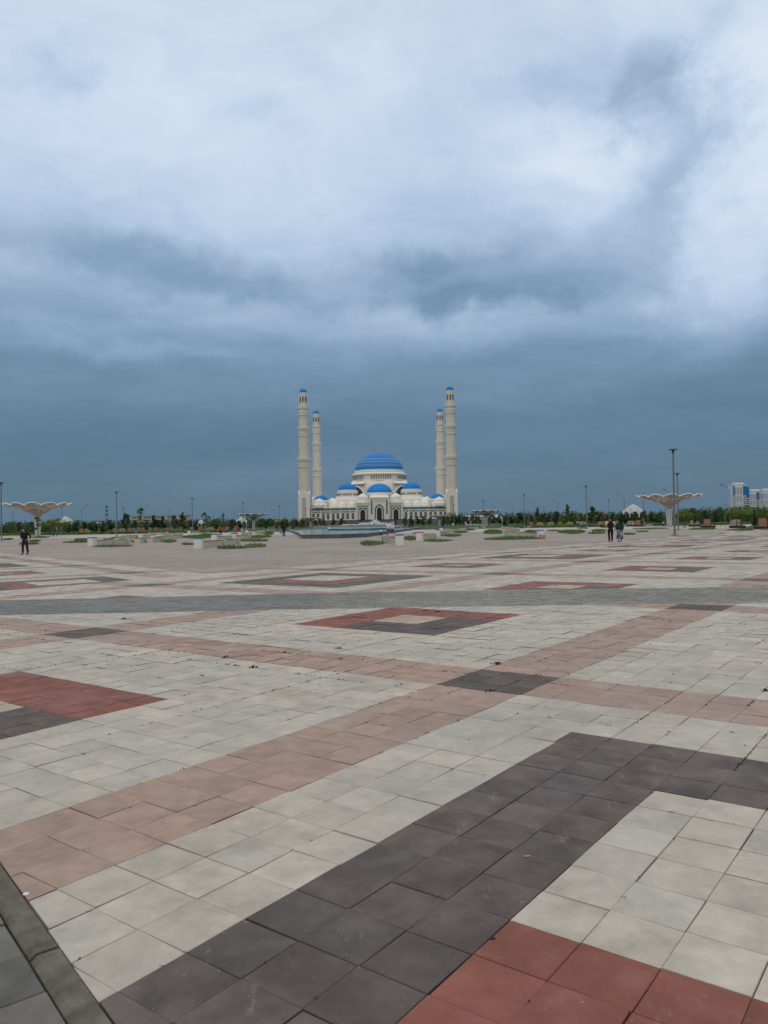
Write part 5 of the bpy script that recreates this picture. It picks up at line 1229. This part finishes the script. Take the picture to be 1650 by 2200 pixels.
# ================================================================== people
def skin(name, verts, edges, mat_, parent, sub=1):
    me = bpy.data.meshes.new(name); me.from_pydata([v[0] for v in verts], edges, []); o = bpy.data.objects.new(name, me); COL.objects.link(o)
    sm = o.modifiers.new('skin', 'SKIN'); sm.use_smooth_shade = True
    sv = me.skin_vertices[0].data
    for i, v in enumerate(verts): r = v[1]; sv[i].radius = (r if hasattr(r, '__len__') else (r, r)); sv[i].use_root = (i == 0)
    sb = o.modifiers.new('sub', 'SUBSURF'); sb.levels = sub; sb.render_levels = sub
    dg = bpy.context.evaluated_depsgraph_get(); dg.update(); ev = o.evaluated_get(dg); m2 = bpy.data.meshes.new_from_object(ev)
    o.modifiers.clear(); o.data = m2; m2.materials.clear(); m2.materials.append(mat_); m2.polygons.foreach_set('use_smooth', [True]*len(m2.polygons)); o.parent = parent
    bpy.data.meshes.remove(me); return o
PM = {}
def cmat(col):
    if col not in PM: PM[col] = mat('cloth %d' % len(PM), col, .9, .2, 9, bump=.2)
    return PM[col]
def person(label, P_, rz, H_, top, bottom, hair=(.02, .015, .012), sleeves='long', pose=None, dress=None, detail=False, bend=0.0, shawl=None, shoe=(.015, .015, .015), headscarf=None, arms=None, stride=.12, skirtmat=None, wid=1.0):
    t = thing('person', label, 'person', P_, rz); s = H_/1.72
    V_ = lambda x, y, z: (x*s*wid, y*s, z*s)
    # facing +y ; bend tips the head forward
    hy = .03+bend*.16; hz_ = 1.55-bend*.07
    arms = arms or (((.20, 0, 1.40), (.25, -.02, 1.12), (.24, .05, .88)), ((-.20, 0, 1.40), (-.25, -.02, 1.12), (-.24, .05, .88)))
    f1, f2 = stride, -stride
    hipz, kz = .92, .50
    LR = [(.095, f1), (-.095, f2)]
    vs = [(V_(0, 0, .96), .135*s), (V_(0, .005, 1.12), (.125*s*wid, .105*s)), (V_(0, .005+bend*.03, 1.30), (.155*s*wid, .11*s)), (V_(0, bend*.06, 1.43), (.09*s, .075*s)), (V_(0, hy*.6+.0, 1.49-bend*.02), .055*s), (V_(0, hy, hz_), .078*s), (V_(0, hy+.005, hz_+.10), .088*s), (V_(0, hy-.005, hz_+.165), .05*s)]
    es = [(i, i+1) for i in range(7)]
    hands = []
    for a_ in arms:
        b0 = len(vs); e = [Vector(p) for p in a_]; h_ = e[2]+(e[2]-e[1]).normalized()*.07
        vs += [(V_(*e[0]), .052*s), (V_(*e[1]), .038*s), (V_(*e[2]), .026*s), (V_(*h_), (.036*s, .018*s))]; es += [(2, b0), (b0, b0+1), (b0+1, b0+2), (b0+2, b0+3)]; hands.append((e[2], h_, b0+3))
        if detail:
            d = (h_-e[2]).normalized(); sd_ = Vector((0, 1, 0)) if abs(d.y) < .8 else Vector((1, 0, 0)); sd_ = (sd_-d*sd_.dot(d)).normalized(); cu = d.cross(sd_)
            for q, ln in enumerate((.062, .072, .068, .052)):
                o_ = sd_*(.024-.016*q); b1 = len(vs); p1 = h_+o_+d*.022; p2 = p1+d*ln*.5+cu*.006; p3 = p2+d*ln*.4+cu*.018
                vs += [(V_(*p1), .0095*s), (V_(*p2), .009*s), (V_(*p3), .007*s)]; es += [(b0+3, b1), (b1, b1+1), (b1+1, b1+2)]
            b1 = len(vs); p1 = e[2]+d*.03+sd_*.03; p2 = p1+d*.03+sd_*.014; vs += [(V_(*p1), .011*s), (V_(*p2), .009*s)]; es += [(b0+2, b1), (b1, b1+1)]
    for sx_, fy in LR:
        b0 = len(vs); vs += [(V_(sx_, 0, .88), .095*s), (V_(sx_*1.05, fy*.6+.02, .50), .062*s), (V_(sx_, fy-.02, .10), .042*s), (V_(sx_, fy+.0, .04), .04*s), (V_(sx_*1.15, fy+.15, .03), .032*s)]; es += [(0, b0), (b0, b0+1), (b0+1, b0+2), (b0+2, b0+3), (b0+3, b0+4)]
    body = skin('body', vs, es, M['skin'], t, 1)
    # face: nose, ears as small relief joined to the body's own mesh
    if detail:
        bm = bmesh.new(); bm.from_mesh(body.data)
        for (x, y, z, r, sc) in ((0, hy+.098, hz_+.055, .014, (1, 1, 1.5)), (.088, hy+.005, hz_+.06, .02, (.5, .8, 1.3)), (-.088, hy+.005, hz_+.06, .02, (.5, .8, 1.3)), (0, hy+.082, hz_+.012, .018, (1.4, .5, .45))):
            bmesh.ops.create_icosphere(bm, subdivisions=2, radius=r*s, matrix=Matrix.Translation(V_(x, y, z)) @ Matrix.Diagonal((*sc, 1)))
        bm.to_mesh(body.data); bm.free()
        for sx_ in (-1, 1):
            e_ = MB(); e_.lathe([(.001, -.008*s), (.011*s, 0), (.001, .008*s)], 8); eo = e_.build('eye', M['black'], t, True); eo.location = V_(sx_*.032, hy+.084, hz_+.075)
    # clothes
    if dress is None:
        lv = [(V_(0, 0, 1.0), (.165*s*wid, .125*s)), (V_(0, 0, .93), (.165*s*wid, .13*s))]; le = [(0, 1)]
        for sx_, fy in LR:
            b0 = len(lv); lv += [(V_(sx_*1.05, 0, .82), .115*s), (V_(sx_*1.1, fy*.6+.02, .50), .088*s), (V_(sx_*1.05, fy-.02, .20), .075*s), (V_(sx_*1.05, fy-.02, .08), .075*s)]; le += [(1, b0), (b0, b0+1), (b0+1, b0+2), (b0+2, b0+3)]
        skin('trousers', lv, le, cmat(bottom), t, 1)
    else:
        b = MB(); k_ = 20; prof = [(.15, 1.05, 0), (.19, .9, 0), (.21, .7, 0), (.235, .45, .01), (.25, .22, .015)]; vsx = []
        for j, (r, z, w_) in enumerate(prof):
            for i in range(k_): a = 2*PI*i/k_; rr = r*(1+w_*4*math.sin(6*a)); vsx.append((rr*math.cos(a)*s*1.02*wid, rr*math.sin(a)*s*.82, z*s))
        b.add(vsx, [(j*k_+i, j*k_+(i+1) % k_, (j+1)*k_+(i+1) % k_, (j+1)*k_+i) for j in range(len(prof)-1) for i in range(k_)]); b.build('skirt', skirtmat or cmat(dress), t, 'all')
    tv = [(V_(0, 0, .85 if shawl is None else .80), (.185*s*wid, .145*s)), (V_(0, .0, 1.10), (.175*s*wid, .14*s)), (V_(0, .005+bend*.03, 1.30), (.215*s*wid, .15*s)), (V_(0, bend*.06-.01, 1.45), (.15*s, .11*s)), (V_(0, bend*.08, 1.50), (.085*s, .085*s))]; te = [(0, 1), (1, 2), (2, 3), (3, 4)]
    if shawl is not None: tv[0] = (tv[0][0], (.27*s*wid, .20*s)); tv[1] = (tv[1][0], (.26*s*wid, .19*s)); tv[2] = (tv[2][0], (.23*s*wid, .17*s))
    for a_ in arms:
        e = [Vector(p) for p in a_]; b0 = len(tv)
        if sleeves == 'short': tv += [(V_(*e[0]), .075*s), (V_(*(e[0].lerp(e[1], .75))), .066*s)]; te += [(2, b0), (b0, b0+1)]
        elif sleeves == 'long': tv += [(V_(*e[0]), .073*s), (V_(*e[1]), .058*s), (V_(*(e[1].lerp(e[2], .93))), .047*s)]; te += [(2, b0), (b0, b0+1), (b0+1, b0+2)]
    skin('shirt' if shawl is None else 'shawl', tv, te, cmat(top if shawl is None else shawl), t, 1)
    hv = [(V_(0, hy-.035, hz_+.03), .082*s), (V_(0, hy-.03, hz_+.10), .104*s), (V_(0, hy-.015, hz_+.165), .085*s), (V_(0, hy+.04, hz_+.185), .055*s)]; he = [(0, 1), (1, 2), (2, 3)]
    if headscarf: hv = [(V_(0, hy-.02, hz_+.10), .108*s), (V_(0, hy-.01, hz_+.17), .075*s), (V_(0, hy-.05, hz_-.02), .10*s), (V_(0, -.06, 1.40), (.13*s, .09*s)), (V_(0, -.10, 1.25), (.13*s, .06*s))]; he = [(0, 1), (0, 2), (2, 3), (3, 4)]
    skin('headscarf' if headscarf else 'hair', hv, he, cmat(headscarf or hair), t, 1)
    for sx_, fy in LR:
        skin('shoe', [(V_(sx_, fy-.05, .05), (.05*s, .05*s)), (V_(sx_*1.05, fy+.06, .042), (.045*s, .04*s)), (V_(sx_*1.15, fy+.17, .035), (.038*s, .032*s))], [(0, 1), (1, 2)], cmat(shoe), t, 1)
    return t
BLK, NVY = (.012, .011, .013), (.025, .04, .10)
def pp(x, yb_): return gp(x, yb_)
# man on the left: bent head, hands together in front of him, walking towards the viewer
person('man in black jacket walking with bent head on the far left', pp(54, 1191.5), PI-.15, 1.70, BLK, (.022, .024, .03), bend=1.0, detail=True, stride=.10,
       arms=(((.20, .02, 1.38), (.29, -.05, 1.12), (.10, .20, 1.02)), ((-.20, .02, 1.38), (-.31, -.10, 1.16), (-.27, -.02, 1.0))), wid=1.08)
# the couple walking away hand in hand
PH = gp(1312, 1164.5); PW = gp(1332, 1164.5)
mid = (PW-PH)/2
person('man in a black vest over a white shirt holding hands with the woman', PH, 0, 1.76, BLK, (.01, .01, .012), sleeves='none', detail=True, wid=1.12, stride=.06,
       arms=(((.21, 0, 1.42), (.27, -.02, 1.14), (min(.42, mid.x*.95), .03, .90)), ((-.21, 0, 1.42), (-.27, -.02, 1.14), (-.26, .04, .90))))
pm_ = [o for o in bpy.data.objects if o.type == 'EMPTY' and o.get('label', '').startswith('man in a black vest')][0]
for sx_ in (-1, 1):
    skin('white_sleeve', [((sx_*.17*1.12, 0, 1.46), .085), ((sx_*.23*1.12, 0, 1.41), .082), ((sx_*.272*1.12, -.01, 1.22), .074)], [(0, 1), (1, 2)], cmat((.6, .6, .6)), pm_, 1)
m = bpy.data.materials.new('patterned cloth'); m.use_nodes = True; t = NT(m.node_tree); co = t.node('ShaderNodeTexCoord').outputs['Object']
n_ = t.noise(co, 11, 3, .7); c = t.mix(t.mapr(n_, .52, .56, 0, 1), (.012, .025, .04), (.35, .42, .48)); t.node('ShaderNodeOutputMaterial', {0: t.node('ShaderNodeBsdfPrincipled', {'Base Color': c, 'Roughness': .9}).outputs[0]})
person('woman in a dark green shawl and patterned skirt holding hands with the man', PW, 0, 1.60, BLK, BLK, dress=(.02, .03, .05), skirtmat=m, shawl=(.008, .035, .030), headscarf=(.014, .012, .010), detail=True, wid=1.08, sleeves='long', stride=.05,
       arms=(((.19, 0, 1.40), (.25, -.02, 1.12), (.22, .05, .90)), ((-.19, 0, 1.40), (-.26, -.02, 1.14), (-min(.40, mid.x*.98), .03, .93))))
p_ = person('man in black walking past the left end of the pool with a blue bag', pp(610, 1153), .1, 1.70, BLK, BLK, stride=.1)
bg = thing('bag', 'light blue bag carried by the man in black beside the pool', 'bag', pp(610, 1153)+Vector((-.42, 0, .45))); b = MB(); b.box(-.16, .16, -.06, .06, 0, .42); b.build('sack', mat('blue plastic', (.06, .28, .55), .5, .1, 5), bg); b = MB(); b.tube([(-.08, 0, .42), (-.05, 0, .52), (.05, 0, .52), (.08, 0, .42)], .012, 5); b.build('handle', M['black'], bg)
person('man in a red shirt and black trousers among the left benches', pp(474, 1151), 0, 1.68, (.50, .035, .04), BLK, sleeves='short', stride=.08)
person('person in dark clothes beside the person in the red dress', pp(495, 1149.5), .3, 1.62, (.03, .035, .06), NVY, stride=.06)
person('person in a long crimson dress on the left of the plaza', pp(512, 1149), 0, 1.62, (.30, .02, .05), BLK, dress=(.30, .02, .05), shawl=(.30, .02, .05), headscarf=(.30, .02, .05))
person('man in a white shirt and blue jeans standing at the pool', pp(835, 1152.5), 0, 1.80, (.62, .63, .66), (.05, .09, .19), sleeves='short', stride=.05, wid=1.1)
person('woman in a white top and dark jeans beside the man at the pool', pp(843, 1151), 0, 1.66, (.60, .62, .63), (.02, .035, .09), stride=.05)
person('small child in a white shirt with arms held out before the pool wall', pp(818, 1152), 0, .95, (.60, .60, .60), BLK, sleeves='short', stride=.03, wid=1.15, arms=(((.20, 0, 1.38), (.36, .0, 1.25), (.50, .05, 1.28)), ((-.20, 0, 1.38), (-.36, 0, 1.25), (-.50, .05, 1.28))))
person('person in a long blue dress beyond the benches on the right', pp(951, 1136), 0, 1.62, (.02, .05, .25), BLK, dress=(.02, .06, .30), shawl=(.015, .02, .06), headscarf=(.02, .02, .04))
person('person in an orange shirt far behind the left end of the pool', pp(658, 1136.5), 0, 1.7, (.55, .20, .06), BLK)
person('person in a pink top behind the far edge of the pool', pp(681.5, 1136.5), 0, 1.5, (.55, .18, .20), (.5, .3, .3))
person('dark figure near the foot of the left minaret', pp(645, 1136.5), 0, 1.7, BLK, BLK)
person('dark figure left of the crimson-leaved beds by the middle canopy', at(628, 215), 0, 1.7, (.05, .05, .06), BLK)
person('left one of two small white-clad figures before the fountain jets', at(804, 333, 1.2), 0, 1.4, (.6, .6, .6), BLK)
person('right one of two small white-clad figures before the fountain jets', at(809.5, 333, 1.2), 0, 1.3, (.6, .6, .6), (.5, .5, .5))
person('person in a white top and dark trousers left of the lamp post by the couple', pp(1241.5, 1131.5), 0, 1.68, (.6, .6, .6), BLK)
person('person in a pale outfit walking beside the white-topped person', pp(1247.5, 1131.5), 0, 1.6, (.5, .5, .5), (.45, .45, .45))
person('person in white before the row of young trees right of the mosque', at(973, 235), 0, 1.65, (.65, .65, .68), (.3, .3, .32))
person('dark figure below the round tree at the pool end', at(886, 235), 0, 1.7, BLK, BLK)
person('dark figure right of the darkest round tree at the pool end', at(880, 230), 0, 1.6, BLK, (.05, .05, .05))
person('seated-looking dark figure near the large right canopy column', at(1425, 190), 0, 1.2, (.5, .5, .5), BLK)
